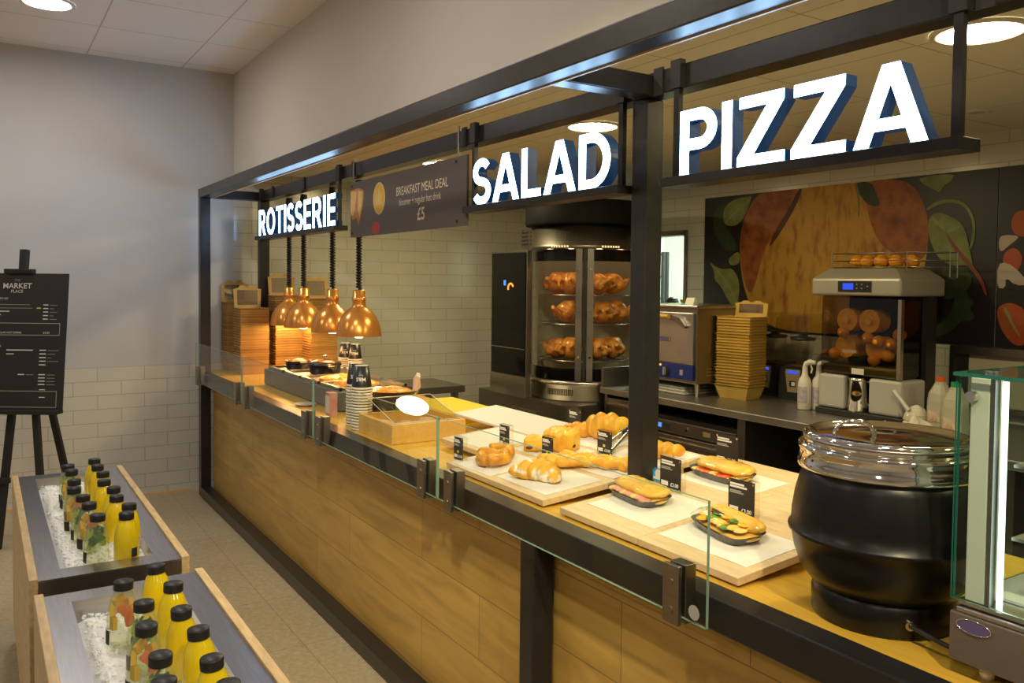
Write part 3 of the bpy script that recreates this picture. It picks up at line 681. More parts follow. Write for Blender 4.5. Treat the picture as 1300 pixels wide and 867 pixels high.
for (px, py, rr) in ((-3.62,1.58,.05),(-3.53,1.60,.052),(-3.44,1.58,.05),(-3.62,1.70,.052),(-3.52,1.71,.055),(-3.43,1.70,.05),(-3.60,1.80,.042),(-3.50,1.805,.042),(-3.41,1.80,.042)):
    m = MB().sphere((0,0,0), 1, 18, 0, (rr*1.08, rr*.96, .017), .22, seed=k, freq=26); k += 1
    m.v = [p+Vector((px,py,.9495+.0195+.012*(k % 2))) for p in m.v]
    tag(m.build('bread_roll', M['loaf']), 'flat pale bread roll lying in the bamboo crate under the lid', 'bread roll', 'bread rolls in the bamboo crate')

# ------------------------------------------------------------------ tilted display boards on the counter
TL = .09; AX = math.atan(TL)
def bz(y, h=0): return .962+h+TL*(y-1.49)
def board(name, x0, x1, y0, y1, mat, label, cat, th=.021, feet=True):
    L = (y1-y0)*math.sqrt(1+TL*TL)
    o = MB().box(x0,x1,0,L,-th,0); o.v = [p-Vector(((x0+x1)/2,0,0)) for p in o.v]
    t = thing(name, label, cat, ((x0+x1)/2, y0, bz(y0))); t.rotation_euler = (AX,0,0)
    me = o; L0 = t.location.copy(); t.location = (0,0,0)
    me.build('board', mat, t, bevel=.0025)
    w_ = x1-x0
    if feet:
        hb = (bz(y1)-th-.936)-.006
        for s in (-1,1):
            MB().box(s*(w_/2-.05)-.02, s*(w_/2-.05)+.02, L-.06, L-.03, -th-hb, -th).build('foot', M['blackm'], t)
    t.location = L0
    return t
board('display_board', -2.815,-2.165,1.49,2.215, M['maple'], 'pale wooden display board carrying the croissants and pastries', 'display board')
board('display_board', -3.185,-2.823,1.66,1.945, M['maple'], 'short pale wooden display board between bread crate and pastries', 'display board')
board('display_board', -2.074,-1.7175,1.49,2.26, M['maple'], 'pale wooden display board with two wrapped sandwiches beside the steel post', 'display board')
board('display_board', -1.7145,-1.356,1.49,2.26, M['maple'], 'pale wooden display board with one sandwich beside the soup kettle', 'display board')
board('cutting_board', -3.62,-2.823,1.955,2.20, M['white'], 'white cutting board lying behind the bread crate', 'cutting board', .012)
t = thing('cutting_board', 'bright yellow cutting board behind the bread crate', 'cutting board', (-3.98,2.10,.9365))
MB().box(-4.22,-3.66,1.975,2.27,.9365,.9885).build('board', M['yellow_b'], t, bevel=.003)
def sheet(x0, x1, y0, y1, label, rz=0, mat=None):
    m = MB(); nx, ny = 8, 8; cx, cy_ = (x0+x1)/2, (y0+y1)/2
    vs = []
    for top in (0,1):
        for j in range(ny+1):
            for i in range(nx+1):
                a = (i/nx-.5)*(x1-x0); b = (j/ny-.5)*(y1-y0); X = cx+a*math.cos(rz)-b*math.sin(rz); Y = cy_+a*math.sin(rz)+b*math.cos(rz)
                vs.append((X, Y, bz(Y)+.0004+top*.0004+.0012*max(0,noise.noise(Vector((X*14,Y*14,.3))))))
    k = (nx+1)*(ny+1); fs = []
    for j in range(ny):
        for i in range(nx):
            q = j*(nx+1)+i; fs += [(k+q,k+q+1,k+q+nx+2,k+q+nx+1),(q+nx+1,q+nx+2,q+1,q)]
    ed = [i for i in range(nx+1)]+[j*(nx+1)+nx for j in range(1,ny+1)]+[ny*(nx+1)+i for i in range(nx-1,-1,-1)]+[j*(nx+1) for j in range(ny-1,0,-1)]
    for i in range(len(ed)): a, b = ed[i], ed[(i+1) % len(ed)]; fs.append((a,b,k+b,k+a))
    m.add(vs, fs, 0, False)
    return tag(m.build('paper_sheet', mat or M['paper'], loc=(cx,cy_,bz(cy_))), label, 'paper', 'paper sheets on the display boards')
sheet(-2.80,-2.525,1.505,1.745,'white paper sheet under the two ring pastries',.03)
sheet(-2.505,-2.20,1.525,1.755,'white paper sheet under the sugar dusted croissant')
sheet(-2.80,-2.515,1.775,1.975,'white paper sheet under the two folded pastries',-.02)
sheet(-2.50,-2.185,1.785,1.955,'white paper sheet under the long twisted pastry',.04)
sheet(-2.80,-2.50,1.995,2.195,'white paper sheet under the pair of plain croissants')
sheet(-2.48,-2.18,1.985,2.195,'white paper sheet under the croissant behind the steel post',.02)
sheet(-2.04,-1.735,1.57,1.825,'white paper sheet under the ham sandwich')
sheet(-1.70,-1.385,1.55,1.765,'white paper sheet under the salad sandwich by the kettle')
sheet(-2.06,-1.755,1.95,2.15,'white paper sheet under the tomato sandwich')
sheet(-3.16,-2.85,1.69,1.93,'blank white paper sheet on the short display board')

# pastries ----------------------------------------------------------
def place(t, x, y, rz, h=0.001):
    t.rotation_euler = (AX,0,rz); t.location = (x,y,bz(y,h)); return t
def one(mb, name, mat, x, y, rz, label, cat, group=None, h=.001, sub=0):
    mz = min(p.z for p in mb.v); mb.v = [p-Vector((0,0,mz)) for p in mb.v]
    o = mb.build(name, mat, loc=(0,0,0), sub=sub); place(o, x, y, rz, h); return tag(o, label, cat, group)
def croissant(L, W, bend, turns, seed=0, flat=.8):
    m = MB(); N = 66; n = 20; rings = []
    for i in range(N+1):
        q = i/N*2-1; x = q*L/2; y = bend*q*q; seg = (q+1)/2*turns
        env = max(0,1-abs(q)**2.1)**.62; ridge = .80+.22*abs(math.sin(PI*seg))**.6
        rr = W/2*(.12+.88*env)*ridge
        ring = []
        for k in range(n):
            a = 2*PI*k/n; wob = 1+.10*noise.noise(Vector((q*3+seed, math.cos(a)*2, math.sin(a)*2)))
            ring.append((x+.10*rr*math.cos(a), y+rr*math.cos(a)*wob, rr*flat*math.sin(a)*wob+rr*flat*.2))
        rings.append(ring)
    vs = [p for g in rings for p in g]; fs = [(i*n+k, i*n+(k+1) % n, (i+1)*n+(k+1) % n, (i+1)*n+k) for i in range(N) for k in range(n)]
    m.add(vs, fs, 0, True); m.add(rings[0], [tuple(range(n))], 0, True); m.add(rings[-1], [tuple(range(n))], 0, True)
    m.v = [Vector((p.x, p.y, max(p.z, -W*flat*.26))) for p in m.v]
    return m
one(croissant(.205,.098,-.035,5,1), 'almond_croissant', M['sugar'], -2.37,1.618,R(22), 'sugar dusted croissant lying at the front edge of the pastry board', 'pastry')
one(croissant(.19,.078,.02,4,2,.6), 'flaky_croissant', M['pastry_l'], -2.43,1.742,R(30), 'golden folded croissant behind the sugar dusted one', 'pastry', h=.012)
def ringp(seed, r0=.046, rt=.021, a0=-150, a1=150):
    m = MB(); pts = [((r0+.006*math.cos(6*R(a)))*1.35*math.cos(R(a)), r0*math.sin(R(a)), .004*math.sin(3*R(a)+seed)) for a in range(a0, a1+1, 12)]
    N = len(pts); return m.tube(pts, [rt*(.55+.45*min(1, min(i, N-1-i)/4))*(1+.08*math.sin(i*2.1+seed)) for i in range(N)], 14)
one(ringp(0), 'ring_pastry', M['pastry'], -2.725,1.655,R(15), 'plain curled ring pastry behind, of the pair at the board corner', 'pastry', 'ring pastries at the board corner')
one(ringp(2), 'ring_pastry', M['pastry'], -2.655,1.605,R(-25), 'plain curled ring pastry in front, of the pair at the board corner', 'pastry', 'ring pastries at the board corner')
def twist(L, seed=0):
    m = MB(); N = 70; n = 16; rings = []
    for i in range(N+1):
        q = i/N; x = (q-.5)*L; env = min(1, min(q,1-q)*9)**.5; ring = []
        for k in range(n):
            a = 2*PI*k/n; rr = .026*env*(1+.28*math.cos(2*a+q*26))
            ring.append((x, rr*math.cos(a), rr*.8*math.sin(a)))
        rings.append(ring)
    vs = [p for g in rings for p in g]
    return m.add(vs, [(i*n+k, i*n+(k+1) % n, (i+1)*n+(k+1) % n, (i+1)*n+k) for i in range(N) for k in range(n)], 0, True)
one(twist(.31), 'twisted_pastry', M['pastry_l'], -2.335,1.83,R(28), 'long sugared twist pastry between the front croissant and steel post', 'pastry')
def folded(w, d, h, seed):
    t = thing('folded_pastry', '', 'pastry', (0,0,0))
    m = MB(); N = 26; n = 24
    vs = []
    for i in range(N+1):
        q = i/N*2-1
        for k in range(n):
            a = 2*PI*k/n; ca, sa = math.cos(a), math.sin(a); e = .5
            yy = d/2*(abs(ca)**e)*(1 if ca > 0 else -1); zz = h/2*(abs(sa)**(e*1.1))*(1 if sa > 0 else -1)
            s_ = (1-abs(q)**6)**.5*.35+.65; wob = 1+.20*noise.noise(Vector((q*2.4+seed, ca*1.7, sa*1.7)))
            layer = 1+.045*math.sin(q*20+2*ca)
            vs.append((q*w/2, yy*s_*wob, zz*s_*wob*layer+h/2))
    fs = [(i*n+k, i*n+(k+1) % n, (i+1)*n+(k+1) % n, (i+1)*n+k) for i in range(N) for k in range(n)]
    m.add(vs, fs, 0, True); m.add(vs[:n], [tuple(range(n))]); m.add(vs[-n:], [tuple(range(n))])
    m.build('dough', M['pastry_l'], t)
    for s_ in (-1,1): MB().sphere((s_*(w/2-.002),-d*.22,h*.34), 1, 14, 0, (.005,.015,.007)).build('chocolate_stick', M['choc'], t)
    return t
p = folded(.115,.085,.052,1); place(p, -2.715,1.835, R(-40)); tag(p, 'smaller folded chocolate pastry beside the upright one')
p = folded(.125,.105,.085,5); place(p, -2.625,1.895, R(30)); tag(p, 'big puffy folded chocolate pastry in the middle of the board')
one(croissant(.20,.085,.03,5,3), 'plain_croissant', M['pastry'], -2.745,2.10,R(48), 'plain croissant lying flat at the back of the pastry board', 'pastry', 'plain croissants at the back of the board')
one(croissant(.20,.105,.045,4,4,1.15), 'plain_croissant', M['pastry_l'], -2.655,2.135,R(35), 'plump tall croissant at the back of the pastry board', 'pastry', 'plain croissants at the back of the board')
one(croissant(.20,.088,.035,5,6), 'plain_croissant', M['pastry_l'], -2.285,2.075,R(42), 'golden croissant half hidden behind the steel post', 'pastry')

# tongs
t = thing('serving_tongs', 'black handled steel tongs resting on the pastry board', 'tongs', (-2.50,2.06,bz(2.06)))
for s in (-1,1):
    d = Vector((-.35,.94,0)).normalized(); nn = Vector((d.y,-d.x,0)); b = Vector((-2.475,1.985,0))
    pts = []
    for i in range(9):
        q = i/8; p = b+d*(.24*q)+nn*(s*(.004+.022*(1-q)))
        pts.append(Vector((p.x,p.y,bz(p.y)+.008+.055*q)))
    MB().tube(pts[:6], [.007]*6, 8).build('steel_arm', M['steel'], t)
    MB().tube(pts[5:], [.010]*4, 8).build('grip', M['plastic_k'], t)

# price cards in acrylic blocks
def price_card(x, y, label, rz=0, w=.076, h=.092, blue=False, price='£3.00', yellow=False, hb=None):
    t = thing('price_card', '', 'price card', (0,0,0))
    MB().box(-w/2,w/2,0,.020,0,h).build('acrylic_block', M['acryl'], t)
    b = MB().box(-w/2+.002,w/2-.002,-.0016,-.0002,.004,h-.002).build('card', M['blue_card'] if blue else M['card'], t)
    k = MB()
    if blue:
        k.poly(ell(0,.6*h,.016,.016,-.0020), 0); k.box(-w*.40,w*.40,-.0022,-.0018,.012,.020,0)
    else:
        for i, (q, ww) in enumerate(((.86,.62),(.79,.74),(.69,.5),(.645,.6))): k.box(-w*.42,-w*.42+w*.84*ww,-.0022,-.0018,h*q-.003,h*q+(.0025 if i < 2 else .0006),0 if i < 2 else 1)
        k.box(-w*.42,-w*.10,-.0022,-.0018,h*.14,h*.27,0)
        text_mb(k, price, h*.15, (w*.20,-.0020,h*.15), m=0, bold=.02)
        if yellow: k.box(-w*.1,w*.05,-.0022,-.0018,h*.33,h*.43,2)
    k.build('printing', [M['ink'], M['ink_grey'], M['ink_y']], b)
    for sx in (-1,1):
        for q in (.08,.92): MB().cyl((sx*(w/2-.007),-.0026,h*q),(sx*(w/2-.007),.0,h*q),.0035,n=12).build('stud', M['chrome'], t)
    tag(t, label); t.location = (x,y,bz(y)+.0008 if hb is None else hb); t.rotation_euler = (0,0,rz); t['group'] = 'price cards on the display boards'
    return t
price_card(-2.79,1.53,'black price card at the outer corner of the pastry board',.12,.062,yellow=True)
price_card(-2.845+.015,1.76,'black price card behind the two ring pastries',.1,.066,yellow=True)
price_card(-2.535,1.765,'black price card between big folded pastry and golden croissant',.1,.066,yellow=True)
price_card(-2.845+.0,2.12,'black price card at the back beside the plain croissants',.1,.080)
price_card(-2.45,1.965,'black price card in front of the plump back croissant',.1,.080,yellow=True)
price_card(-1.955,1.835,'black price card behind the ham sandwich, touching the steel post',.0,.098,.108)
price_card(-2.043,1.865,'small blue card beside the ham sandwich',.0,.058,.05,True)
price_card(-2.03,2.165,'black price card behind the tomato sandwich',.05,.100,.108)
price_card(-1.635,1.805,'black price card behind the salad sandwich by the kettle',.05,.096,.108)

# wrapped sandwiches
def sandwich(L, W, seed, kind):
    t = thing('wrapped_sandwich', '', 'sandwich', (0,0,0))
    def oval(k, z, n=40, e=3.6): return [(L/2*k*math.copysign(abs(math.cos(2*PI*i/n))**(2/e), math.cos(2*PI*i/n)), W/2*k*math.copysign(abs(math.sin(2*PI*i/n))**(2/e), math.sin(2*PI*i/n)), z) for i in range(n)]
    tr = MB(); rs = [oval(.82,.0), oval(.97,.040), oval(.995,.041), oval(.95,.039), oval(.80,.004)]; n = 40
    tr.add([p for g in rs for p in g], [(j*n+i, j*n+(i+1) % n, (j+1)*n+(i+1) % n, (j+1)*n+i) for j in range(4) for i in range(n)]+[tuple(reversed(range(n))), tuple(4*n+i for i in range(n))], 0, True)
    tr.build('tray', M['tray'], t)
    def roll(zc_, hh, kw, yo, mat, name, sd):
        m = MB(); N = 40; n2 = 18; vs = []
        for i in range(N+1):
            q = i/N*2-1; env = max(.05, 1-abs(q)**6)**.5
            for k in range(n2):
                a = 2*PI*k/n2; wob = 1+.07*noise.noise(Vector((q*4+sd, math.cos(a)*2, math.sin(a)*2)))+.02*math.sin(q*16+k*.2)
                vs.append((q*L/2*.93, yo+W/2*kw*env*math.cos(a)*wob, zc_+hh*env**.7*math.sin(a)*wob))
        m.add(vs, [(i*n2+k, i*n2+(k+1) % n2, (i+1)*n2+(k+1) % n2, (i+1)*n2+k) for i in range(N) for k in range(n2)], 0, True)
        m.add(vs[:n2], [tuple(range(n2))]); m.add(vs[-n2:], [tuple(range(n2))]); return m.build(name, mat, t)
    roll(.024,.020,.74,.006,M['bread'],'bread_base',seed)
    roll(.060,.030,.50 if kind == 'salad' else .78,.030 if kind == 'salad' else .014,M['bread'],'bread_top',seed+5)
    def lump(x, y, z, sx, sy, sz, mat, name, sd): MB().sphere((x,y,z), 1, 14, 0, (sx,sy,sz), .25, sd, 2).build(name, mat, t)
    rnd = random.Random(seed)
    for i in range(9):
        q = -0.8+1.6*i/8; x = q*L/2*.86
        if kind == 'ham': lump(x, -W*.27, .040+rnd.uniform(-.004,.004), .022, .022, .011, M['ham'] if i % 3 else M['cheese'], 'ham_slice' if i % 3 else 'cheese_slice', i)
        elif kind == 'tomato': lump(x, -W*.29, .036+rnd.uniform(-.003,.003), .020, .018, .008, M['tomato'] if i % 4 else M['cheese'], 'tomato_slice' if i % 4 else 'cheese_slice', i)
        else: lump(x, -W*.20+rnd.uniform(-.012,.012), .056+rnd.uniform(-.004,.006), .020, .020, .010, (M['cheese'],M['orange_d'],M['salad'],M['bread'])[i % 4], ('egg_slice','pepper_slice','salad_leaf','crouton')[i % 4], i)
    if kind == 'salad':
        for i in range(5): lump(-L*.34+i*L*.16, W*.02, .074, .018, .014, .006, M['salad'] if i % 2 else M['orange_d'], 'salad_leaf' if i % 2 else 'pepper_slice', i+20)
    st = MB(); st.prism([(.032*math.cos(2*PI*i/28), .017*math.sin(2*PI*i/28)) for i in range(28)], (-L*.20,.010,.0795), (1,0,0), (0,1,.05), (0,0,.0008)); so = st.build('sticker', M['card'], t)
    if kind == 'ham': MB().prism([(-.02,-.012),(.02,-.012),(.02,.012),(-.02,.012)], (-L*.36,.010,.076), (1,0,.1), (0,1,0), (0,0,.0008)).build('green_sticker', M['lime'], t)
    fm = MB(); rs = [oval(1.03,.034), oval(1.0,.055), oval(.86,.080), oval(.55,.088), oval(.2,.090)]; vs = []
    for j, g in enumerate(rs):
        for i, p in enumerate(g): vs.append(Vector(p)*(1)+Vector((0,0,.006*noise.noise(Vector(p)*60+Vector((seed,0,0)))))+Vector((p[0]*.05*noise.noise(Vector(p)*40),p[1]*.06*noise.noise(Vector(p)*45),0)))
    fm.add(vs, [(j*n+i, j*n+(i+1) % n, (j+1)*n+(i+1) % n, (j+1)*n+i) for j in range(4) for i in range(n)]+[tuple(4*n+i for i in range(n))], 0, True)
    fm.build('clear_film', M['film'], t)
    return t
for x, y, rz, k, l, sd in ((-1.965,1.715,-8,'ham','wrapped ham baguette in a black tray on the board by the steel post',1),(-1.575,1.688,-14,'salad','wrapped baguette with peppers and salad beside the soup kettle',2),(-1.945,2.055,-4,'tomato','wrapped tomato baguette at the back of the sandwich board',3)):
    s = sandwich(.245,.125,sd,k); place(s, x, y, R(rz), .0022); s.scale = (1,1,.56); tag(s, l)

# ------------------------------------------------------------------ soup kettle
kx, ky, kz = -1.09, 1.65, .9362
t = thing('soup_kettle', 'big black round soup kettle with polished steel rim and lid', 'soup kettle', (kx,ky,kz))
c = (kx,ky,0)
MB().lathe([(0,.937),(.142,.937),(.146,.942),(.147,.985),(.143,1.0),(.138,1.006)], c, 72).build('base', M['kettle'], t)
MB().lathe([(.130,1.003),(.150,1.008),(.172,1.035),(.186,1.075),(.193,1.112),(.1985,1.115),(.1995,1.119),(.1985,1.123),(.193,1.127),(.192,1.155),(.186,1.195),(.176,1.232),(.168,1.258),(.160,1.262)], c, 80).build('body', M['kettle'], t)
MB().lathe([(.170,1.254),(.180,1.255),(.182,1.260),(.182,1.268),(.179,1.272),(.178,1.292),(.181,1.296),(.181,1.304),(.176,1.307),(.168,1.305)], c, 80).build('steel_ring', M['chrome'], t)
li = MB().lathe([(.166,1.303),(.170,1.308),(.170,1.324),(.168,1.331),(.162,1.333),(.156,1.331),(.150,1.325),(.142,1.322),(.07,1.327),(.0,1.329)], c, 80).build('lid', M['chrome'], t)
hcx, hcy = kx-.040, ky-.055
MB().tube([(hcx-.028*math.cos(R(a)), hcy-.030*math.cos(R(a)), 1.322+.034*abs(math.sin(R(a)))**.75) for a in range(0,181,9)], .0048, 10).build('lid_handle', M['chrome'], li)
MB().lathe([(.1700,1.3165),(.1715,1.318),(.1715,1.321),(.1700,1.3225)], c, 80).build('lid_lip', M['steel_d'], li)
MB().cyl((kx+.147*.80,ky-.147*.60,.972),(kx+.156*.80,ky-.156*.60,.972),.010,n=16).build('cable_gland', M['chrome'], t)
MB().tube([(kx+.155*.8,ky-.155*.6,.972),(kx+.19,ky-.10,.965),(kx+.25,ky-.085,.952),(kx+.31,ky-.06,.942)], .005, 8).build('power_cable', M['plastic_k'], t)

# ------------------------------------------------------------------ glass display case
X0, X1, Y0, Y1, Z0 = -.855, -.15, 1.50, 1.93, .9362
t = thing('display_case', 'steel and glass heated display case at the counter end beside the kettle', 'display case', ((X0+X1)/2,(Y0+Y1)/2,Z0))
MB().box(X0,X1,Y0,Y1,.966,1.055).build('base_body', P('case_front', (.24,.20,.17), .33, .6, var=.05, scale=10), t, bevel=.002)
MB().box(X0+.008,X1-.008,Y0+.004,Y1-.004,1.0555,1.066).build('base_moulding', M['steel'], t, bevel=.003)
MB().box(X0+.008,X1-.008,Y0+.010,Y1-.01,1.0665,1.078).build('base_moulding', M['steel'], t, bevel=.003)
for x in (X0+.05,X1-.05):
    for y in (Y0+.04,Y1-.05):
        MB().lathe([(0,0),(.011,0),(.013,.010),(.013,.0298),(0,.0298)], (x,y,Z0), 20).build('foot', M['white'], t)
bg = MB(); bg.prism([(.031*math.cos(2*PI*i/40), .0125*math.sin(2*PI*i/40)) for i in range(40)], (X0+.045,Y0-.0001,1.037), (1,0,0), (0,0,1), (0,-.002,0)); b = bg.build('oval_badge', M['purple'], t)
MB().tube([(X0+.045+.031*math.cos(2*PI*i/40), Y0-.002, 1.037+.0125*math.sin(2*PI*i/40)) for i in range(40)], .0011, 6, closed=True).build('badge_rim', M['chrome'], b)
def glass_sheet(name, x0,x1,y0,y1,z0,z1):
    g = MB().box(x0,x1,y0,y1,z0,z1); d = (x1-x0,y1-y0,z1-z0); k = d.index(min(d)); big = {0:(4,5),1:(2,3),2:(0,1)}[k]
    g.mi = [0 if i in big else 1 for i in range(6)]; return g.build(name, [M['glass_case'], M['edge_case']], t)
glass_sheet('front_glass', X0,X1,Y0,Y0+.005,1.0785,1.487)
glass_sheet('side_glass', X0+.001,X0+.006,Y0+.006,Y1,1.0785,1.487)
glass_sheet('top_glass', X0-.004,X1+.004,Y0-.004,Y1+.004,1.4875,1.494)
MB().box(X0+.02,X0+.055,Y0+.012,Y0+.06,1.0785,1.486).build('corner_profile', P('aluminium', (.85,.80,.70), .5, .1), t, bevel=.002)
MB().box(X0+.056,X0+.064,Y0+.012,Y0+.03,1.0785,1.486).build('corner_profile', M['steel_d'], t)
MB().box(X0+.072,X0+.0785,Y0+.020,Y0+.03,1.0785,1.482).build('led_strip', M['led_w'], t)
MB().cyl((X0+.028,Y0-.004,1.452),(X0+.028,Y0+.012,1.452),.0095,n=20).build('standoff', M['chrome'], t)
MB().cyl((X0+.05,Y0+.03,1.494),(X0+.05,Y0+.03,1.500),.013,n=20).build('standoff', M['chrome'], t)
MB().box(X0+.09,X1,Y1-.012,Y1-.006,1.0785,1.486).build('back_panel', M['steel_d'], t)
for z in (1.20,1.33):
    MB().box(X0+.085,X1-.02,Y0+.04,Y1-.02,z,z+.006).build('wire_shelf', M['steel_d'], t)
MB().box(X0+.012,X1-.01,Y0+.065,Y1-.02,1.0787,1.084).build('floor_tray', M['white'], t)
t2 = thing('serving_tray', 'white tray standing on the glass case shelf', 'tray', (X0+.2,Y0+.2,1.3365))
MB().box(X0+.10,X0+.40,Y0+.06,Y0+.34,1.3365,1.352).build('tray_body', M['white'], t2, bevel=.004)

# ------------------------------------------------------------------ back counter
bc = thing('back_counter', 'long stainless steel back counter along the tiled wall', 'counter', (-1.8,4.1,0))
BX0, BY0, ZB = -4.63, 3.66, .92
MB().box(BX0,2.3,BY0,4.645,.875,ZB).build('worktop', M['steel_w'], bc, bevel=.006)
MB().box(BX0,BX0+.02,BY0+.01,4.64,ZB+.0002,1.055).build('side_splash', M['steel_d'], bc, bevel=.004)
MB().box(BX0+.01,2.3,4.3,4.32,.05,.874).build('back_panel', M['blackm'], bc)
MB().box(BX0+.02,-4.58,BY0+.03,4.3,.0,.874).build('side_panel', M['steel_d'], bc)
d = MB().box(-4.575,-4.19,BY0+.03,BY0+.05,.12,.85).build('cabinet_door', M['steel_d'], bc, bevel=.003)
MB().box(-4.56,-4.23,BY0+.015,BY0+.03,.80,.815).build('handle', M['steel'], d)
for x in (-4.18,-3.385,-1.9,-.5): MB().box(x,x+.06,BY0+.03,4.3,0,.874).build('divider', M['steel_d'], bc)
MB().box(-3.32,-1.91,BY0+.06,4.3,.40,.42).build('under_shelf', M['steel_d'], bc)
t = thing('undercounter_oven', 'steel undercounter oven with blue display below the pizza oven', 'oven', (-3.76,3.9,.0))
MB().box(-4.11,-3.395,BY0+.06,4.28,.30,.80).build('oven_body', M['blackm'], t)
cp = MB().box(-4.11,-3.40,BY0+.035,BY0+.06,.70,.775).build('control_panel', M['steel_d'], t, bevel=.003)
MB().box(-4.09,-4.03,BY0+.0335,BY0+.0348,.725,.752).build('display', M['led_b'], cp)
MB().box(-4.01,-3.95,BY0+.033,BY0+.0348,.72,.757).build('switch', M['blackm'], cp)
MB().cyl((-3.80,BY0+.035,.738),(-3.80,BY0+.028,.738),.011,n=16).build('knob', M['chrome'], cp)
MB().box(-3.66,-3.60,BY0+.033,BY0+.0348,.722,.75).build('label', M['gold'], cp)
MB().prism([(.05*math.cos(2*PI*i/30), .02*math.sin(2*PI*i/30)) for i in range(30)], (-3.48,BY0+.0348,.737), (1,0,0), (0,0,1), (0,-.003,0)).build('oval_badge', M['blackm'], cp)
dr = MB().box(-4.11,-3.40,BY0+.04,BY0+.06,.32,.685).build('oven_door', M['steel_d'], t, bevel=.004)
MB().box(-4.04,-3.47,BY0+.037,BY0+.0398,.38,.60).build('door_glass', M['dark_glass'], dr)
MB().box(-4.05,-3.46,BY0+.022,BY0+.04,.635,.655).build('handle', M['steel'], dr)
for x in (-4.05,-3.46): MB().box(x-.02,x+.02,BY0+.3,BY0+.34,0,.30).build('leg', M['blackm'], t)

# pizza oven
t = thing('pizza_oven', 'steel countertop pizza oven with blue control strip', 'oven', (-4.17,4.05,ZB))
ox0, ox1, oy0, oy1, oz0, oz1 = -4.48, -3.875, 3.83, 4.33, 1.005, 1.49
MB().box(ox0,ox1,oy0+.012,oy1,oz0,oz1).build('casing', M['steel_d'], t, bevel=.004)
MB().box(ox0-.005,ox1+.008,oy0,oy1+.005,oz1+.0002,oz1+.018).build('top_plate', M['steel'], t, bevel=.003)
d = MB().box(ox0+.02,ox1-.018,oy0-.006,oy0+.0118,oz0+.125,oz1-.03).build('door', P('oven_door_steel', (.50,.51,.56), .36, 1, var=.08, scale=5), t, bevel=.004)
MB().tube([(ox0+.10,oy0-.04,oz1-.06),(ox0+.30,oy0-.04,oz1-.055),(ox0+.40,oy0-.04,oz1-.056)], .014, 12).build('wooden_handle', M['bamboo'], d)
MB().prism([(0,0),(.09,-.02),(.14,-.07),(.13,-.085),(.06,-.05),(-.01,-.035)], (ox0+.40,oy0-.03,oz1-.045), (1,0,0), (0,0,1), (0,.022,0)).build('handle_bracket', M['steel_d'], d, bevel=.003)
n_ = MB().box(ox0+.16,ox0+.385,oy0-.009,oy0-.0062,oz0+.262,oz0+.292).build('name_plate', M['purple'], d)
MB().box(ox0+.37,ox0+.382,oy0-.0098,oy0-.0092,oz0+.264,oz0+.290).build('plate_end', M['chrome'], n_)
cp = MB().box(ox0+.02,ox1-.018,oy0-.004,oy0+.0118,oz0+.022,oz0+.120).build('control_panel', M['blue_panel'], t, bevel=.002)
for x in (ox0+.20, ox0+.345):
    k = MB().cyl((x,oy0-.004,oz0+.065),(x,oy0-.012,oz0+.065),.032,n=28).build('dial', M['blackm'], cp)
    MB().box(x-.008,x+.008,oy0-.032,oy0-.0122,oz0+.040,oz0+.092).build('knob', M['silver'], k, bevel=.003)
MB().cyl((ox0+.29,oy0-.004,oz0+.103),(ox0+.29,oy0-.010,oz0+.103),.007,n=14).build('indicator_lamp', M['led_o'], cp)
MB().box(ox0+.47,ox0+.50,oy0-.0048,oy0-.0042,oz0+.05,oz0+.085).build('label', M['ink_grey'], cp)
vn = MB()
for i in range(3):
    for j in range(3): vn.box(ox1,ox1+.002,oy0+.10+j*.13,oy0+.18+j*.13,oz0+.05+i*.022,oz0+.058+i*.022)
vn.build('side_vents', M['steel'], t)
for x in (ox0+.05,ox1-.03):
    for y in (oy0+.05,oy1-.06): MB().cyl((x,y,ZB+.0004),(x,y,oz0-.0004),.010,.017,n=14).build('leg', M['steel'], t)
for i in range(3):
    m = MB().box(-4.40+.02*i,-3.99-.01*i,3.85+.01*i,4.15,ZB+.0006+i*.0175,ZB+.0170+i*.0175)
    tag(m.build('folded_towel', M['towel'], bevel=.007), ('lowest grey folded towel in the pile under the pizza oven','middle grey folded towel in the pile under the pizza oven','uppermost grey folded towel in the pile under the pizza oven')[i], 'towel', 'grey towels under the pizza oven')
t = thing('kitchen_timer', 'small white kitchen timer standing on the pizza oven', 'timer', (-3.99,3.90,oz1+.0184))
MB().prism([(0,0),(.05,0),(.03,.045),(.018,.05)], (-4.03,3.88,oz1+.0184), (0,1,0), (0,0,1), (.075,0,0)).build('timer_case', M['white'], t, bevel=.003)
MB().prism([(0,0),(.06,0),(.06,.022),(0,.022)], (-4.022,3.8895,oz1+.042), (1,0,0), (0,.36,.93), (0,-.001,0)).build('timer_screen', M['blackm'], t)

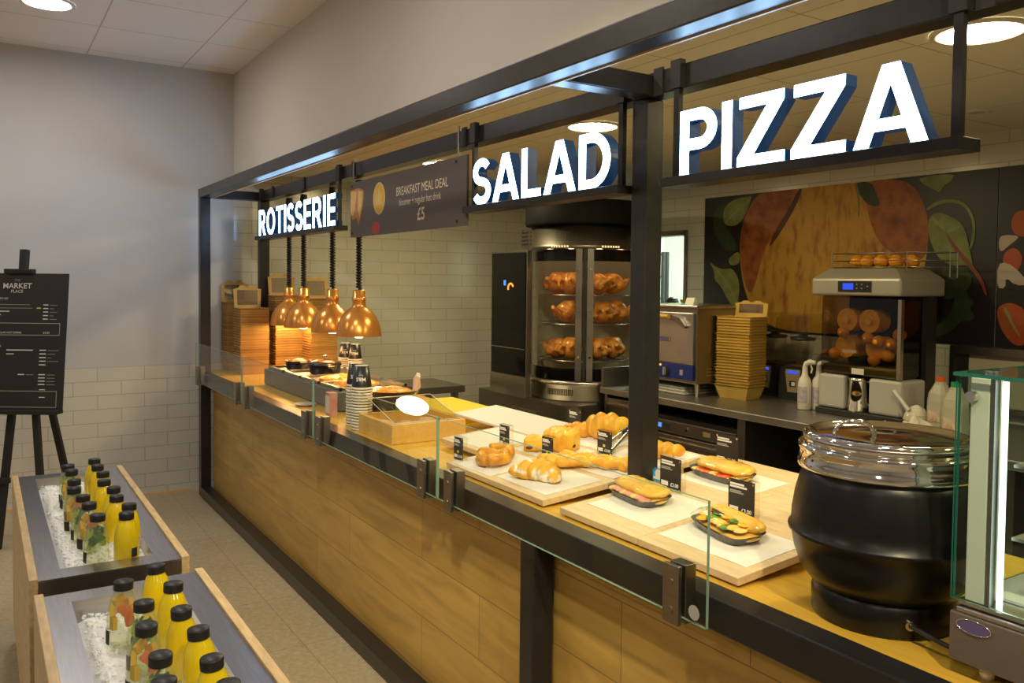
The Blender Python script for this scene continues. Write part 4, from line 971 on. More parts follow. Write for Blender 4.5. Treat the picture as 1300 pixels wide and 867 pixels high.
# blenders
def blender(x, y, label, rz=0):
    t = thing('countertop_blender', '', 'blender', (0,0,0))
    MB().prism([(-.10,0),(.10,0),(.105,.08),(.088,.215),(-.088,.215),(-.105,.08)], (0,-.11,0), (1,0,0), (0,0,1), (0,.22,0)).build('motor_base', M['plastic_k'], t, bevel=.012)
    pn = MB().prism([(-.035,.05),(.035,.05),(.052,.17),(.050,.195),(-.050,.195),(-.052,.17)], (0,-.1104,0), (1,0,0), (0,0,1), (0,-.004,0)).build('control_panel', M['gold'], t, bevel=.002)
    MB().box(-.036,.036,-.1162,-.1146,.168,.186).build('display', M['screen'], pn)
    MB().box(-.022,.022,-.1162,-.1146,.085,.122).build('switch', M['plastic_k'], pn)
    MB().box(-.006,.018,-.1178,-.1164,.092,.115).build('rocker', M['ink'], pn)
    MB().lathe([(.05,.216),(.055,.23),(.072,.36),(.075,.375),(.0,.38)], (0,0,0), 28).build('jug', M['smoke_l'], t)
    MB().lathe([(.075,.375),(.078,.378),(.078,.395),(.03,.40),(.028,.42),(0,.42)], (0,0,0), 28).build('jug_lid', M['plastic_k'], t)
    k = MB(); k.prism([(-.12,.216),(.12,.216),(.118,.50),(.10,.54),(-.10,.54),(-.118,.50)], (0,-.13,0), (1,0,0), (0,0,1), (0,.26,0))
    k.build('sound_cover', M['smoke_l'], t, bevel=.02)
    t.location = (x,y,ZB+.0006); t.rotation_euler = (0,0,rz); t['label'] = label; t['group'] = 'blenders on the back counter'
blender(-3.52,4.42,'black blender with blue display and clear hood beside the spray bottles',.15)
blender(-3.785,4.47,'black blender half hidden by the yellow carton stack',.1)

# spray bottles
def spray(x, y, rz, label):
    t = thing('spray_bottle', label, 'spray bottle', (x,y,ZB+.0006)); z = ZB+.0006
    MB().lathe([(0,0),(.036,0),(.038,.006),(.038,.15),(.033,.175),(.018,.20),(.016,.215),(0,.215)], (x,y,z), 28).build('bottle_body', M['spray'], t)
    MB().lathe([(.0386,.04),(.0386,.135)], (x,y,z), 28, a0=R(200), a1=R(330)).build('label_band', P('lilac_label', (.48,.42,.48), .6, var=.2, scale=70), t)
    h = MB(); ca, sa = math.cos(rz), math.sin(rz); v = lambda a, b: (x+a*ca, y+a*sa, z+b)
    h.tube([v(0,.215),v(0,.25),v(.005,.268),v(.03,.280),v(.06,.276)], [.017,.014,.015,.016,.010], 10)
    hd = h.build('spray_head', M['white'], t)
    MB().tube([v(.030,.268),v(.042,.24),v(.036,.215)], .005, 8).build('trigger', M['white'], hd)
spray(-3.215,4.06,R(20),'white spray bottle with lilac label in front of the blender')
spray(-3.165,4.12,R(10),'white spray bottle touching the orange juicer')

# orange juicer
jx0, jx1, jy0, jy1 = -3.115, -2.635, 4.06, 4.38
t = thing('orange_juicer', 'tall orange juicing machine with silver top and smoked front cover', 'juicer', (-2.875,4.28,ZB))
MB().box(jx0-.01,jx1+.07,jy0-.02,jy1+.03,ZB+.0006,ZB+.034).build('base_plate', M['plastic_k'], t, bevel=.006)
for x0, x1 in ((jx0-.005,jx0+.165),(jx1-.165,jx1+.03)):
    MB().box(x0,x1,jy0,jy0+.22,ZB+.0345,1.145).build('waste_bin', M['bin'], t, bevel=.014)
MB().box(jx0+.02,jx1+.02,jy0+.23,jy1,ZB+.0345,1.59).build('rear_body', M['plastic_k'], t)
MB().box(jx0+.008,jx1-.008,jy0+.02,jy0+.22,1.152,1.205).build('juice_tray', M['plastic_k'], t, bevel=.01)
tl_ = MB().box(-2.905,-2.83,jy0-.001,jy0+.004,1.160,1.192).build('tap_label', M['paper'], t)
k = MB().box(jx0,jx1,jy0+.005,jy0+.228,1.15,1.590); k.build('front_cover', M['smoke'], t, bevel=.012)
MB().box(jx1-.004,jx1+.016,jy0+.004,jy0+.03,1.15,1.575).build('cover_edge', M['steel'], t)
for x, z in ((-2.985,1.455),(-2.845,1.452)):
    q = MB().cyl((x,jy0+.06,z),(x,jy0+.16,z),.064,n=36).build('press_drum', M['orange_d'], t)
    MB().cyl((x,jy0+.045,z),(x,jy0+.0598,z),.020,n=20).build('drum_hub', M['mango'], q)
for x, z in ((-2.99,1.305),(-2.80,1.305)):
    q = MB().cyl((x,jy0+.06,z),(x,jy0+.16,z),.064,n=36).build('press_drum', M['orange_d'], t)
for i, (x, y, z, rr) in enumerate(((-3.01,jy0+.19,1.335,.036),(-3.055,jy0+.055,1.26,.034),(-2.99,jy0+.036,1.385,.032),(-2.77,jy0+.036,1.345,.034),(-2.72,jy0+.15,1.38,.036),(-2.835,jy0+.036,1.36,.032),(-2.72,jy0+.05,1.27,.034),(-2.80,jy0+.045,1.242,.033),(-2.69,jy0+.036,1.335,.033))):
    tag(MB().sphere((x,y,z), rr, 20, 0).build('orange', M['orange'], loc=(x,y,z)), 'orange behind the smoked cover of the juicer', 'orange', 'oranges inside the juicer')
text = MB(); text_mb(text, 'zumex', .034, (-2.925,jy0+.0045,1.275), m=0, bold=.02); text.build('maker_lettering', M['ink_grey'], t)
hx0, hx1 = jx0-.045, jx1+.03
th_ = MB(); a = (hx0,hx1,jy0-.03,jy1+.06)
def fr4(x0,x1,y0,y1,z): return [(x0,y0,z),(x1,y0,z),(x1,y1,z),(x0,y1,z)]
vs = fr4(hx0,hx1,jy0-.03,jy1+.06,1.592)+fr4(hx0,hx1,jy0-.03,jy1+.06,1.685)+fr4(hx0+.045,hx1-.09,jy0+.06,jy1+.05,1.742)
th_.add(vs, [(3,2,1,0)]+[(4*b+i,4*b+(i+1) % 4,4*b+4+(i+1) % 4,4*b+4+i) for b in range(2) for i in range(4)]+[(8,9,10,11)])
th = th_.build('top_housing', M['silver'], t, bevel=.012)
cp = MB().box(-2.98,-2.775,jy0-.036,jy0-.0305,1.612,1.672).build('control_panel', M['plastic_k'], t, bevel=.002)
MB().box(-2.948,-2.882,jy0-.0375,jy0-.0362,1.625,1.660).build('screen', M['screen'], cp)
for dx, dz in ((0,0),(.03,0),(0,.022),(.03,.022),(.065,.011)): MB().cyl((-2.860+dx,jy0-.0362,1.632+dz),(-2.860+dx,jy0-.0372,1.632+dz),.004,n=12).build('button', M['ink_grey'], cp)
bk = MB(); zb = 1.745; X_0, X_1, Y_0, Y_1 = jx0+.0, jx1+.115, jy0+.09, jy1+.02
for z in (zb+.004, zb+.04, zb+.083): bk.tube([(X_0,Y_0,z),(X_1-.13,Y_0,z),(X_1,Y_0+.18,z),(X_1,Y_1,z),(X_0,Y_1,z)], .0025, 6, closed=True)
for x, y in ((X_0,Y_0),(X_1-.13,Y_0),(X_1,Y_0+.18),(X_1,Y_1),(X_0,Y_1)): bk.tube([(x,y,zb-.02 if x < X_1-.01 else zb-.05),(x,y,zb+.085)], .0032, 6)
bk.build('wire_basket', M['steel'], t)
for i, (x, y) in enumerate(((-3.0,4.22),(-2.94,4.23),(-2.85,4.22),(-2.77,4.235),(-2.98,4.30),(-2.90,4.31),(-2.82,4.31),(-2.72,4.30),(-2.95,4.375),(-2.86,4.375),(-2.76,4.375))):
    tag(MB().sphere((x,y,1.782), .038, 20, 0).build('orange', M['orange'], loc=(x,y,1.782)), 'orange lying in the wire basket on top of the juicer', 'orange', 'oranges in the juicer basket')
t = thing('steel_jug', 'tall polished steel jug standing under the juicer tap', 'jug', (-2.885,4.10,ZB+.0346))
MB().lathe([(0,0),(.058,0),(.060,.004),(.050,.10),(.050,.165),(.056,.185),(.053,.185),(.047,.165),(.047,.10),(.055,.008),(0,.006)], (-2.885,4.10,ZB+.0346), 36).build('jug_body', M['chrome'], t)
MB().tube([(-2.835,4.11,1.12),(-2.795,4.115,1.115),(-2.79,4.115,1.02),(-2.83,4.11,.99)], .007, 8).build('handle', M['chrome'], t)
# scoop tub, cloth, milk
x, y, z = -2.545, 4.10, ZB+.0006
t = thing('glass_tub', 'round clear tub of white powder beside the milk bottles', 'tub', (x,y,z))
MB().lathe([(0,0),(.07,0),(.085,.06),(.085,.066),(.081,.06),(.067,.004),(0,.004)], (x,y,z), 32).build('tub_body', M['smoke_l'], t)
heap('white_powder', x, y, z+.0045, .066, .066, .10, M['cloth'], 'white powder heaped in the clear tub', 'powder')
t = thing('plastic_scoop', 'white plastic scoop stuck in the tub of powder', 'scoop', (x-.02,y-.04,z+.06))
MB().tube([(x-.01,y-.05,z+.085),(x-.045,y-.06,z+.13),(x-.085,y-.07,z+.18)], [.012,.010,.011], 10).build('scoop_handle', M['white'], t)
def crumple(x, y, z, sx, sy, h, label, seed):
    m = MB().sphere((0,0,0), 1, 26, 0, (sx,sy,h), .0)
    m.v = [Vector((p.x*(1+.35*noise.noise(p*18+Vector((seed,0,0)))), p.y*(1+.35*noise.noise(p*18+Vector((0,seed,0)))), max(0,p.z*(1+.9*noise.noise(p*25+Vector((seed,seed,0))))))) for p in m.v]
    m.v = [p+Vector((x,y,z)) for p in m.v]
    tag(m.build('crumpled_cloth', M['cloth'], loc=(x,y,z)), label, 'cloth', 'white cloths on the back counter')
crumple(-2.44,3.93,ZB+.0008,.085,.055,.065,'crumpled white cloth in front of the milk bottles',1)
crumple(-2.56,3.88,ZB+.0008,.06,.035,.03,'small flat white cloth close to the counter edge',5)
def milk(x, y, cap, label, lv):
    z = ZB+.0006
    t = thing('milk_bottle', label, 'milk bottle', (x,y,z))
    sq = lambda k, z_, w_: [(x+w_*k*sx, y+w_*k*sy, z_) for sx, sy in ((-1,-.62),(-.62,-1),(.62,-1),(1,-.62),(1,.62),(.62,1),(-.62,1),(-1,.62))]
    def shell(lv_): 
        m = MB(); n = 8; vs = [p for L in lv_ for p in L]
        return m.add(vs, [(j*n+i,j*n+(i+1) % n,(j+1)*n+(i+1) % n,(j+1)*n+i) for j in range(len(lv_)-1) for i in range(n)]+[tuple(reversed(range(n))), tuple((len(lv_)-1)*n+i for i in range(n))], 0, False)
    shell([sq(1,z,.046),sq(1,z+.01,.05),sq(1,z+.15,.05),sq(.9,z+.19,.05),sq(.5,z+.235,.05),sq(.42,z+.25,.05)]).build('bottle_body', M['milk'], t, bevel=.006)
    shell([sq(1,z+.004,.044),sq(1,z+lv,.046)]).build('milk', M['milk_w'], t)
    MB().cyl((x,y,z+.2495),(x,y,z+.272),.022,n=24).build('cap', cap, t)
    MB().box(x-.030,x+.030,y-.0525,y-.0512,z+.05,z+.105).build('label', P('milk_label%.1f' % x, (.72,.66,.52), .6, col2=(.55,.25,.18), scale=30), t)
milk(-2.40,4.07,M['cap_r'],'plastic milk bottle with orange red cap beside the juicer',.12)
milk(-2.235,3.92,M['cap_g'],'plastic milk bottle with green cap beside the glass case',.17)
t = thing('wall_hatch', 'dark framed hatch with cream panel under the mural', 'hatch', (-2.2,4.62,1.10))
hz0, hz1 = 1.0, 1.318
MB().box(-2.665,-1.6,4.60,4.648,hz1-.045,hz1).build('top_frame', M['steel_d'], t)
MB().box(-2.665,-2.64,4.60,4.648,hz0,hz1-.0455).build('side_frame', M['blackm'], t)
MB().box(-2.64,-1.6,4.60,4.648,hz0-.03,hz0).build('bottom_frame', M['steel_d'], t)
MB().box(-2.639,-2.575,4.625,4.645,hz0,hz1-.046).build('side_strip', M['steel_d'], t)
MB().box(-2.572,-1.6,4.63,4.645,hz0,hz1-.046).build('cream_panel', P('hatch_cream', (.62,.55,.42), .5), t)

# ------------------------------------------------------------------ mural
t = thing('food_mural', 'large printed mural of roast chicken and green leaves on the wall', 'mural', (-3.52,4.645,1.32))
MU = {
'chicken': ('mur_chk', [(-4.112,2.292),(-3.858,2.292),(-3.542,2.292),(-3.255,2.292),(-3.042,2.290),(-2.93,2.236),(-2.858,2.111),(-2.83,1.982),(-2.84,1.823),(-2.874,1.662),(-2.968,1.474),(-3.12,1.348),(-3.83,1.322),(-4.095,1.402),(-4.201,1.567),(-4.258,1.766),(-4.271,1.965),(-4.231,2.133)]),
'thigh_l': ('mur_thigh', [(-4.112,2.292),(-3.959,2.292),(-3.825,2.292),(-3.76,2.29),(-3.802,2.177),(-3.918,2.034),(-4.018,1.929),(-4.064,1.82),(-4.129,1.597),(-4.187,1.585),(-4.251,1.766),(-4.271,1.965),(-4.231,2.133)]),
'thigh_r': ('mur_thigh', [(-3.282,2.292),(-3.042,2.290),(-2.93,2.236),(-2.858,2.111),(-2.83,1.982),(-2.84,1.823),(-2.903,1.792),(-3.029,1.827),(-3.146,1.901),(-3.22,2.049)]),
'crease': ('mur_crease', [(-3.76,2.29),(-3.728,2.287),(-3.776,2.175),(-3.903,2.001),(-4.01,1.885),(-3.951,2.025),(-3.822,2.178)]),
'herb': ('mur_leafd', [(-3.35,2.291),(-3.211,2.291),(-3.171,2.2),(-3.142,2.131),(-3.223,2.137),(-3.28,2.199)]),
'sprig': ('mur_leaf', [(-3.338,2.291),(-3.316,2.291),(-3.285,2.2),(-3.287,2.077),(-3.304,2.073),(-3.302,2.191)]),
'leafdark': ('mur_leafd', [(-4.524,2.192),(-4.47,2.235),(-4.384,2.229),(-4.427,2.087),(-4.332,1.996),(-4.269,1.891),(-4.383,1.883),(-4.487,1.973),(-4.538,2.093)]),
'leaf1': ('mur_leaf', [(-4.415,2.22),(-4.316,2.27),(-4.19,2.271),(-4.154,2.28),(-4.202,2.171),(-4.259,2.09),(-4.349,2.066),(-4.419,2.087),(-4.436,2.151)]),
'vein1': ('mur_vein', [(-4.42,2.10),(-4.30,2.185),(-4.17,2.262),(-4.165,2.255),(-4.295,2.172),(-4.41,2.09)]),
'oakleaf': ('mur_leaf', [(-4.571,1.822),(-4.481,1.768),(-4.403,1.755),(-4.341,1.767),(-4.279,1.709),(-4.255,1.623),(-4.274,1.509),(-4.221,1.454),(-4.296,1.468),(-4.374,1.535),(-4.447,1.639),(-4.511,1.679),(-4.505,1.738)]),
'leaf2': ('mur_leaf', [(-4.381,1.825),(-4.284,1.892),(-4.253,1.851),(-4.267,1.794),(-4.342,1.778)]),
'topleaf': ('mur_leaf', [(-2.902,2.284),(-2.681,2.285),(-2.703,2.242),(-2.748,2.22),(-2.77,2.181),(-2.813,2.208),(-2.881,2.246)]),
'stemarc': ('mur_leaf', [(-2.853,2.097),(-2.792,2.134),(-2.723,2.142),(-2.654,2.132),(-2.6,2.093),(-2.562,2.013),(-2.56,1.926),(-2.579,1.852),(-2.593,1.857),(-2.573,1.935),(-2.58,2.014),(-2.612,2.081),(-2.663,2.115),(-2.722,2.124),(-2.791,2.111),(-2.838,2.083)]),
'cress': ('mur_leafd', [(-2.753,1.753),(-2.679,1.762),(-2.607,1.752),(-2.571,1.708),(-2.573,1.656),(-2.604,1.629),(-2.585,1.586),(-2.549,1.556),(-2.583,1.524),(-2.547,1.491),(-2.563,1.455),(-2.625,1.461),(-2.669,1.397),(-2.746,1.356),(-2.826,1.351),(-2.842,1.387),(-2.748,1.429),(-2.681,1.508),(-2.661,1.597),(-2.706,1.565),(-2.753,1.596),(-2.732,1.686)]),
'chard': ('mur_leaf', [(-2.832,2.05),(-2.781,2.074),(-2.72,2.053),(-2.641,2.008),(-2.608,1.941),(-2.588,1.848),(-2.563,1.752),(-2.608,1.77),(-2.679,1.762),(-2.759,1.799),(-2.803,1.867),(-2.835,1.959)]),
'vein2': ('mur_vein', [(-2.82,2.04),(-2.80,2.045),(-2.73,1.97),(-2.735,1.96)]),
'vein3': ('mur_vein', [(-2.73,1.965),(-2.65,1.99),(-2.645,1.98),(-2.72,1.945)]),
'vein4': ('mur_vein', [(-4.54,1.80),(-4.40,1.70),(-4.27,1.52),(-4.28,1.51),(-4.41,1.685),(-4.545,1.79)]),
'redstem': ('mur_stem', [(-2.741,1.978),(-2.669,1.877),(-2.564,1.765),(-2.509,1.687),(-2.481,1.601),(-2.498,1.601),(-2.526,1.674),(-2.576,1.743),(-2.687,1.86)]),
}
def mural(name, x0, x1, keys, shapes):
    m = MB(); mats = [M['mur_dark']]; m.box(x0,x1,4.640,4.648,1.322,2.292,0)
    y = 4.6396
    for k in keys:
        mk, pts = shapes[k]
        if M[mk] not in mats: mats.append(M[mk])
        # smooth the outline (Chaikin) so leaves and meat have rounded edges
        q = pts
        for _ in range(1 if k in ('oakleaf','cress','topleaf','onion2') else 2): q = [p for i in range(len(q)) for p in ((q[i][0]*.75+q[(i+1) % len(q)][0]*.25, q[i][1]*.75+q[(i+1) % len(q)][1]*.25),(q[i][0]*.25+q[(i+1) % len(q)][0]*.75, q[i][1]*.25+q[(i+1) % len(q)][1]*.75))]
        m.poly([(a,y,b) for a, b in q], mats.index(M[mk])); y -= .0003
    return m.build(name, mats, t)
mural('print_panel', -4.62, -2.446, list(MU), MU)
t = thing('vegetable_mural', 'narrow printed mural of cut tomato and onion on the wall', 'mural', (-2.0,4.645,1.32))
MU2 = {
'meat': ('mur_tom', [(-2.413,1.827),(-2.349,1.867),(-2.30,1.80),(-2.346,1.71),(-2.403,1.74)]),
'onion1': ('mur_onion', [(-2.436,1.921),(-2.383,1.927),(-2.32,1.917),(-2.381,1.868),(-2.429,1.827)]),
'onion2': ('mur_onion', [(-2.436,1.772),(-2.387,1.78),(-2.32,1.729),(-2.27,1.658),(-2.342,1.658),(-2.392,1.7),(-2.391,1.641),(-2.436,1.64)]),
'tom3': ('mur_tom', [(-2.376,1.981),(-2.358,2.043),(-2.30,2.057),(-2.23,2.0),(-2.25,1.91),(-2.35,1.917)]),
'tomato': ('mur_tom', [(-2.429,1.538),(-2.38,1.565),(-2.331,1.558),(-2.28,1.521),(-2.25,1.439),(-2.27,1.352),(-2.324,1.332),(-2.374,1.371),(-2.413,1.432),(-2.432,1.495)]),
'seed': ('mur_vein', [(-2.40,1.535),(-2.385,1.54),(-2.33,1.43),(-2.30,1.38),(-2.325,1.40),(-2.37,1.47)]),
}
mural('print_panel', -2.440, -1.55, list(MU2), MU2)

# ------------------------------------------------------------------ rotisserie
rx, ry, rz_ = -5.055, 3.84, .80
cb = thing('steel_base_cabinet', 'low dark steel cabinet carrying the rotisserie oven', 'cabinet', (-5.2,3.8,0))
cp_ = [(-5.80,3.36)]+[(-4.72+.12*math.cos(R(a)), 3.48+.12*math.sin(R(a))) for a in range(-90,1,10)]+[(-4.60,3.62),(-4.66,3.64),(-4.66,4.62),(-5.80,4.62)]
MB().prism(cp_, (0,0,.05), (1,0,0), (0,1,0), (0,0,.72)).build('cabinet_body', M['steel_d'], cb)
MB().prism([(a*1.0,b) for a, b in cp_], (0,0,.7702), (1,0,0), (0,1,0), (0,0,.0295)).build('cabinet_top', M['steel_d'], cb)
MB().prism([(a*.985-.075,b*.98+.085) for a, b in cp_], (0,0,0), (1,0,0), (0,1,0), (0,0,.05)).build('plinth', M['blackm'], cb)
MB().box(-5.3,-4.95,3.352,3.3598,.70,.72).build('seam_handle', M['steel'], cb)
t = thing('rotisserie_oven', 'round steel rotisserie oven with curved glass doors and black top', 'rotisserie', (rx,ry,rz_))
c = (rx,ry,0)
MB().lathe([(0,.8004),(.385,.8004),(.395,.806),(.395,.905),(.415,.915),(.415,.94),(.395,.945),(0,.945)], c, 72).build('base_ring', M['steel'], t)
dc = math.atan2(-.605,.796)
vt = MB()
for i in range(15):
    a = dc-.20-i*.035
    p = Vector((rx+.3955*math.cos(a), ry+.3955*math.sin(a), 0)); d_ = Vector((-math.sin(a), math.cos(a), 0))
    vt.add([p+d_*.0035+Vector((0,0,.84)), p-d_*.0035+Vector((0,0,.84)), p-d_*.0035+Vector((0,0,.885)), p+d_*.0035+Vector((0,0,.885))], [(0,1,2,3)])
vt.v = [p+Vector(((p.x-rx)*.002,(p.y-ry)*.002,0)) for p in vt.v]
vt.build('vent_slots', M['blackm'], t)
MB().lathe([(.36,.9455),(.36,1.90)], c, 48, a0=dc+R(100), a1=dc+R(260)).build('chamber_wall', P('chamber_steel', (.62,.62,.52), .5, .1), t)
MB().lathe([(0,.9455),(.36,.9455),(.37,.95)], c, 48).build('chamber_floor', M['blackm'], t)
MB().lathe([(.388,.948),(.388,1.035)], c, 60, a0=dc-R(98), a1=dc+R(98)).build('lower_band', M['dark_glass'], t)
MB().lathe([(.388,1.80),(.388,1.885)], c, 60, a0=dc-R(98), a1=dc+R(98)).build('upper_band', M['dark_glass'], t)
for s, a0, a1 in ((-1,dc-R(98),dc-R(4)),(1,dc+R(4),dc+R(98))):
    d = MB().lathe([(.400,.948),(.400,1.885)], c, 48, a0=a0, a1=a1).build('glass_door', M['oven_glass'], t)
    ae = dc+s*R(5.5); ao = dc+s*R(97)
    for a_, ww in ((ae,.022),(ao,.012)):
        k = MB().box(-.012,.012,-ww,ww,.947,1.886); k.xf(Matrix.Translation((rx,ry,0)) @ Matrix.Rotation(a_,4,'Z') @ Matrix.Translation((.408,0,0))); q = k.build('door_stile', M['steel_d'], d)
    for z in (1.12,1.45,1.74):
        k = MB().cyl((.42,0,z),(.432,0,z),.008,n=12); k.xf(Matrix.Translation((rx,ry,0)) @ Matrix.Rotation(ae,4,'Z')); k.build('door_catch', M['chrome'], q)
k = MB().box(-.01,.008,-.012,.012,.947,1.886); k.xf(Matrix.Translation((rx,ry,0)) @ Matrix.Rotation(dc,4,'Z') @ Matrix.Translation((.395,0,0))); k.build('centre_gap', M['blackm'], t)
MB().lathe([(0,1.887),(.40,1.887),(.418,1.892),(.418,1.912),(.405,1.918),(.402,2.062),(0,2.062)], c, 72).build('top_housing', M['steel_d'], t)
pf = MB()
for s in (-1,1):
    for i in range(9):
        for j in range(7):
            a = dc+s*(.16+i*.045); z = 1.945+j*.014; k = MB().cyl((.4035,0,z),(.4045,0,z),.0032,n=6,smooth=False); k.xf(Matrix.Translation((rx,ry,0)) @ Matrix.Rotation(a,4,'Z')); pf.merge(k)
pf.build('perforation', M['blackm'], t)
MB().lathe([(0,2.0625),(.445,2.0625),(.452,2.075),(.452,2.225),(.44,2.235),(0,2.235)], c, 72).build('black_fascia', P('fascia_black', (.007,.007,.009), .7, spec=.2), t)
bl = MB()
for s in (-1,1):
    for i in range(7):
        a = dc+s*(.30+i*.05); k = MB().box(.412,.4195,-.006,.006,1.895,1.909); k.xf(Matrix.Translation((rx,ry,0)) @ Matrix.Rotation(a,4,'Z')); bl.merge(k)
bl.build('vent_glow', EM('oven_glow', (1,.70,.34), 1.2), t)
for a in (-60,-20,20,60):
    p = (rx+.30*math.cos(dc+R(a)), ry+.30*math.sin(dc+R(a)), 1.862); MB().sphere(p, .022, 14).build('oven_bulb', M['oven_bulb'], t)
MB().cyl((rx,ry,.95),(rx,ry,1.87),.018,n=16).build('spindle', M['steel'], t)
for z in (1.08,1.345,1.555):
    k = MB()
    k.tube([(rx+.33*math.cos(2*PI*i/40), ry+.33*math.sin(2*PI*i/40), z) for i in range(40)], .004, 6, closed=True)
    for i in range(9):
        a = 2*PI*i/9; k.tube([(rx+.019*math.cos(a), ry+.019*math.sin(a), z),(rx+.33*math.cos(a), ry+.33*math.sin(a), z)], .003, 5)
    k.build('wire_rack', M['steel'], t)
# side housing and dark side column of the same machine
MB().box(-5.60,-5.30,3.62,4.1,1.915,2.06).build('side_housing', M['steel_d'], t, bevel=.004)
lv = MB()
for i in range(4):
    for j in range(2): lv.box(-5.585+j*.12,-5.50+j*.12,3.617,3.62,1.935+i*.03,1.948+i*.03)
lv.build('side_louvres', M['blackm'], t)
sc_ = MB().box(-5.585,-5.095,3.345,3.385,.8004,1.877); sc_.build('side_column', M['steel_d'], t, bevel=.003)
dg = MB().box(-5.575,-5.105,3.338,3.3448,.957,1.862).build('side_glass', M['dark_glass'], t)
MB().box(-5.585,-5.095,3.334,3.3448,.8004,.948).build('lower_panel', M['steel'], t, bevel=.002)
MB().tube([(-5.30+.035*math.cos(R(a)), 3.3372, 1.60+.035*math.sin(R(a))) for a in range(20,215,15)], .007, 6).build('orange_arc', M['led_o'], dg)  # emissive orange arc set on the dark glass
MB().box(-5.40,-5.37,3.3365,3.3378,1.62,1.66).build('blue_patch', M['led_b'], dg)  # small emissive blue patch on the same glass
MB().box(-5.575,-5.105,3.3365,3.3378,1.152,1.158).build('glass_trim', M['steel'], dg)

def chicken_mesh(seed):
    m = MB(); m.sphere((0,0,.070), 1, 24, 0, (.074,.066,.070), .05, seed, 14)
    for s in (-1,1):
        m.sphere((-.012,s*.026,.098), 1, 16, 0, (.052,.036,.042), .05, seed+s, 16)       # breast
        m.sphere((.038,s*.050,.060), 1, 16, 0, (.040,.026,.034), .05, seed+3*s, 18)       # thigh
        m.tube([(.045,s*.052,.062),(.072,s*.040,.082),(.092,s*.026,.094),(.102,s*.020,.098)], [.024,.017,.010,.012], 12)
        m.tube([(-.035,s*.060,.085),(-.010,s*.078,.060),(-.040,s*.074,.050)], [.016,.015,.010], 10)
    return m
ci = 0
chs = [(1.5615,(-58,-24,24,60),'top'),(1.3515,(-30,34,80),'middle'),(1.0865,(-56,-22,25,62),'lowest')]
for z, angs, nm in chs:
    for a in angs:
        aa = dc+R(a); x, y = rx+.235*math.cos(aa), ry+.235*math.sin(aa)
        m = chicken_mesh(ci); ci += 1
        k = 1.10+.12*random.random(); Rz = Matrix.Rotation(aa+R(random.uniform(-60,60)),4,'Z'); m.v = [Rz @ (p*k) for p in m.v]; mz = min(p.z for p in m.v)
        m.v = [p+Vector((x,y,z-mz)) for p in m.v]
        side = 'window side' if a > 0 else 'dark column side'
        tag(m.build('roast_chicken', M['chicken'], loc=(x,y,z)), f'golden roast chicken on the {nm} rack of the rotisserie, {side}', 'roast chicken', f'chickens on the {nm} rack, {side}')

# steel side table against the tiled wall
t = thing('steel_table', 'plain dark steel table between tiled wall and rotisserie cabinet', 'table', (-5.9,2.85,0))
MB().box(-6.16,-5.61,2.45,3.13,.80,.852).build('tabletop', M['steel_d'], t, bevel=.004)
for x in (-6.12,-5.67):
    for y in (2.49,3.07): MB().box(x-.022,x+.022,y-.022,y+.022,0,.7995).build('leg', M['steel_d'], t)
MB().box(-6.10,-5.69,2.50,3.06,.30,.315).build('lower_shelf', M['steel_d'], t)

# things in the room behind the window
t = thing('tray_trolley', 'dark tray trolley standing in the bright room behind the window', 'trolley', (-5.9,5.4,0))
for x in (-6.27,-5.68):
    for y in (5.2,5.24): MB().box(x-.015,x+.015,y-.015,y+.015,0,1.93).build('upright', M['blackm'], t)
for z in (.5,.9,1.3,1.5,1.7,1.9): MB().box(-6.23,-5.68,5.19,5.25,z,z+.018).build('tray_shelf', M['blackm'], t)
t = thing('worktop_unit', 'white worktop in the bright room behind the window', 'worktop', (-5.1,6.3,0))
MB().box(-5.9,-4.3,6.0,6.55,1.30,1.35).build('worktop', M['white'], t)
for x in (-5.85,-4.35): MB().box(x-.03,x+.03,6.05,6.5,0,1.2995).build('side_panel', M['white'], t)
t = thing('rounded_pot', 'dark rounded kettle just inside the window by the pizza oven', 'kettle', (-5.06,4.70,WZ0))
MB().lathe([(0,0),(.05,0),(.055,.02),(.045,.055),(.02,.07),(0,.072)], (-5.02,4.70,WZ0+.0006), 24).build('kettle_body', M['plastic_k'], t)
t = thing('yellow_cup', 'small clear cup with yellow drink on the window sill', 'cup', (-4.90,4.70,WZ0))
MB().lathe([(0,0),(.022,0),(.028,.07),(.026,.07),(.021,.004),(0,.004)], (-4.90,4.70,WZ0+.0006), 20).build('cup_body', M['film'], t)
MB().lathe([(0,.005),(.020,.005),(.024,.05),(0,.05)], (-4.90,4.70,WZ0+.0006), 20).build('drink', M['ink_y'], t)

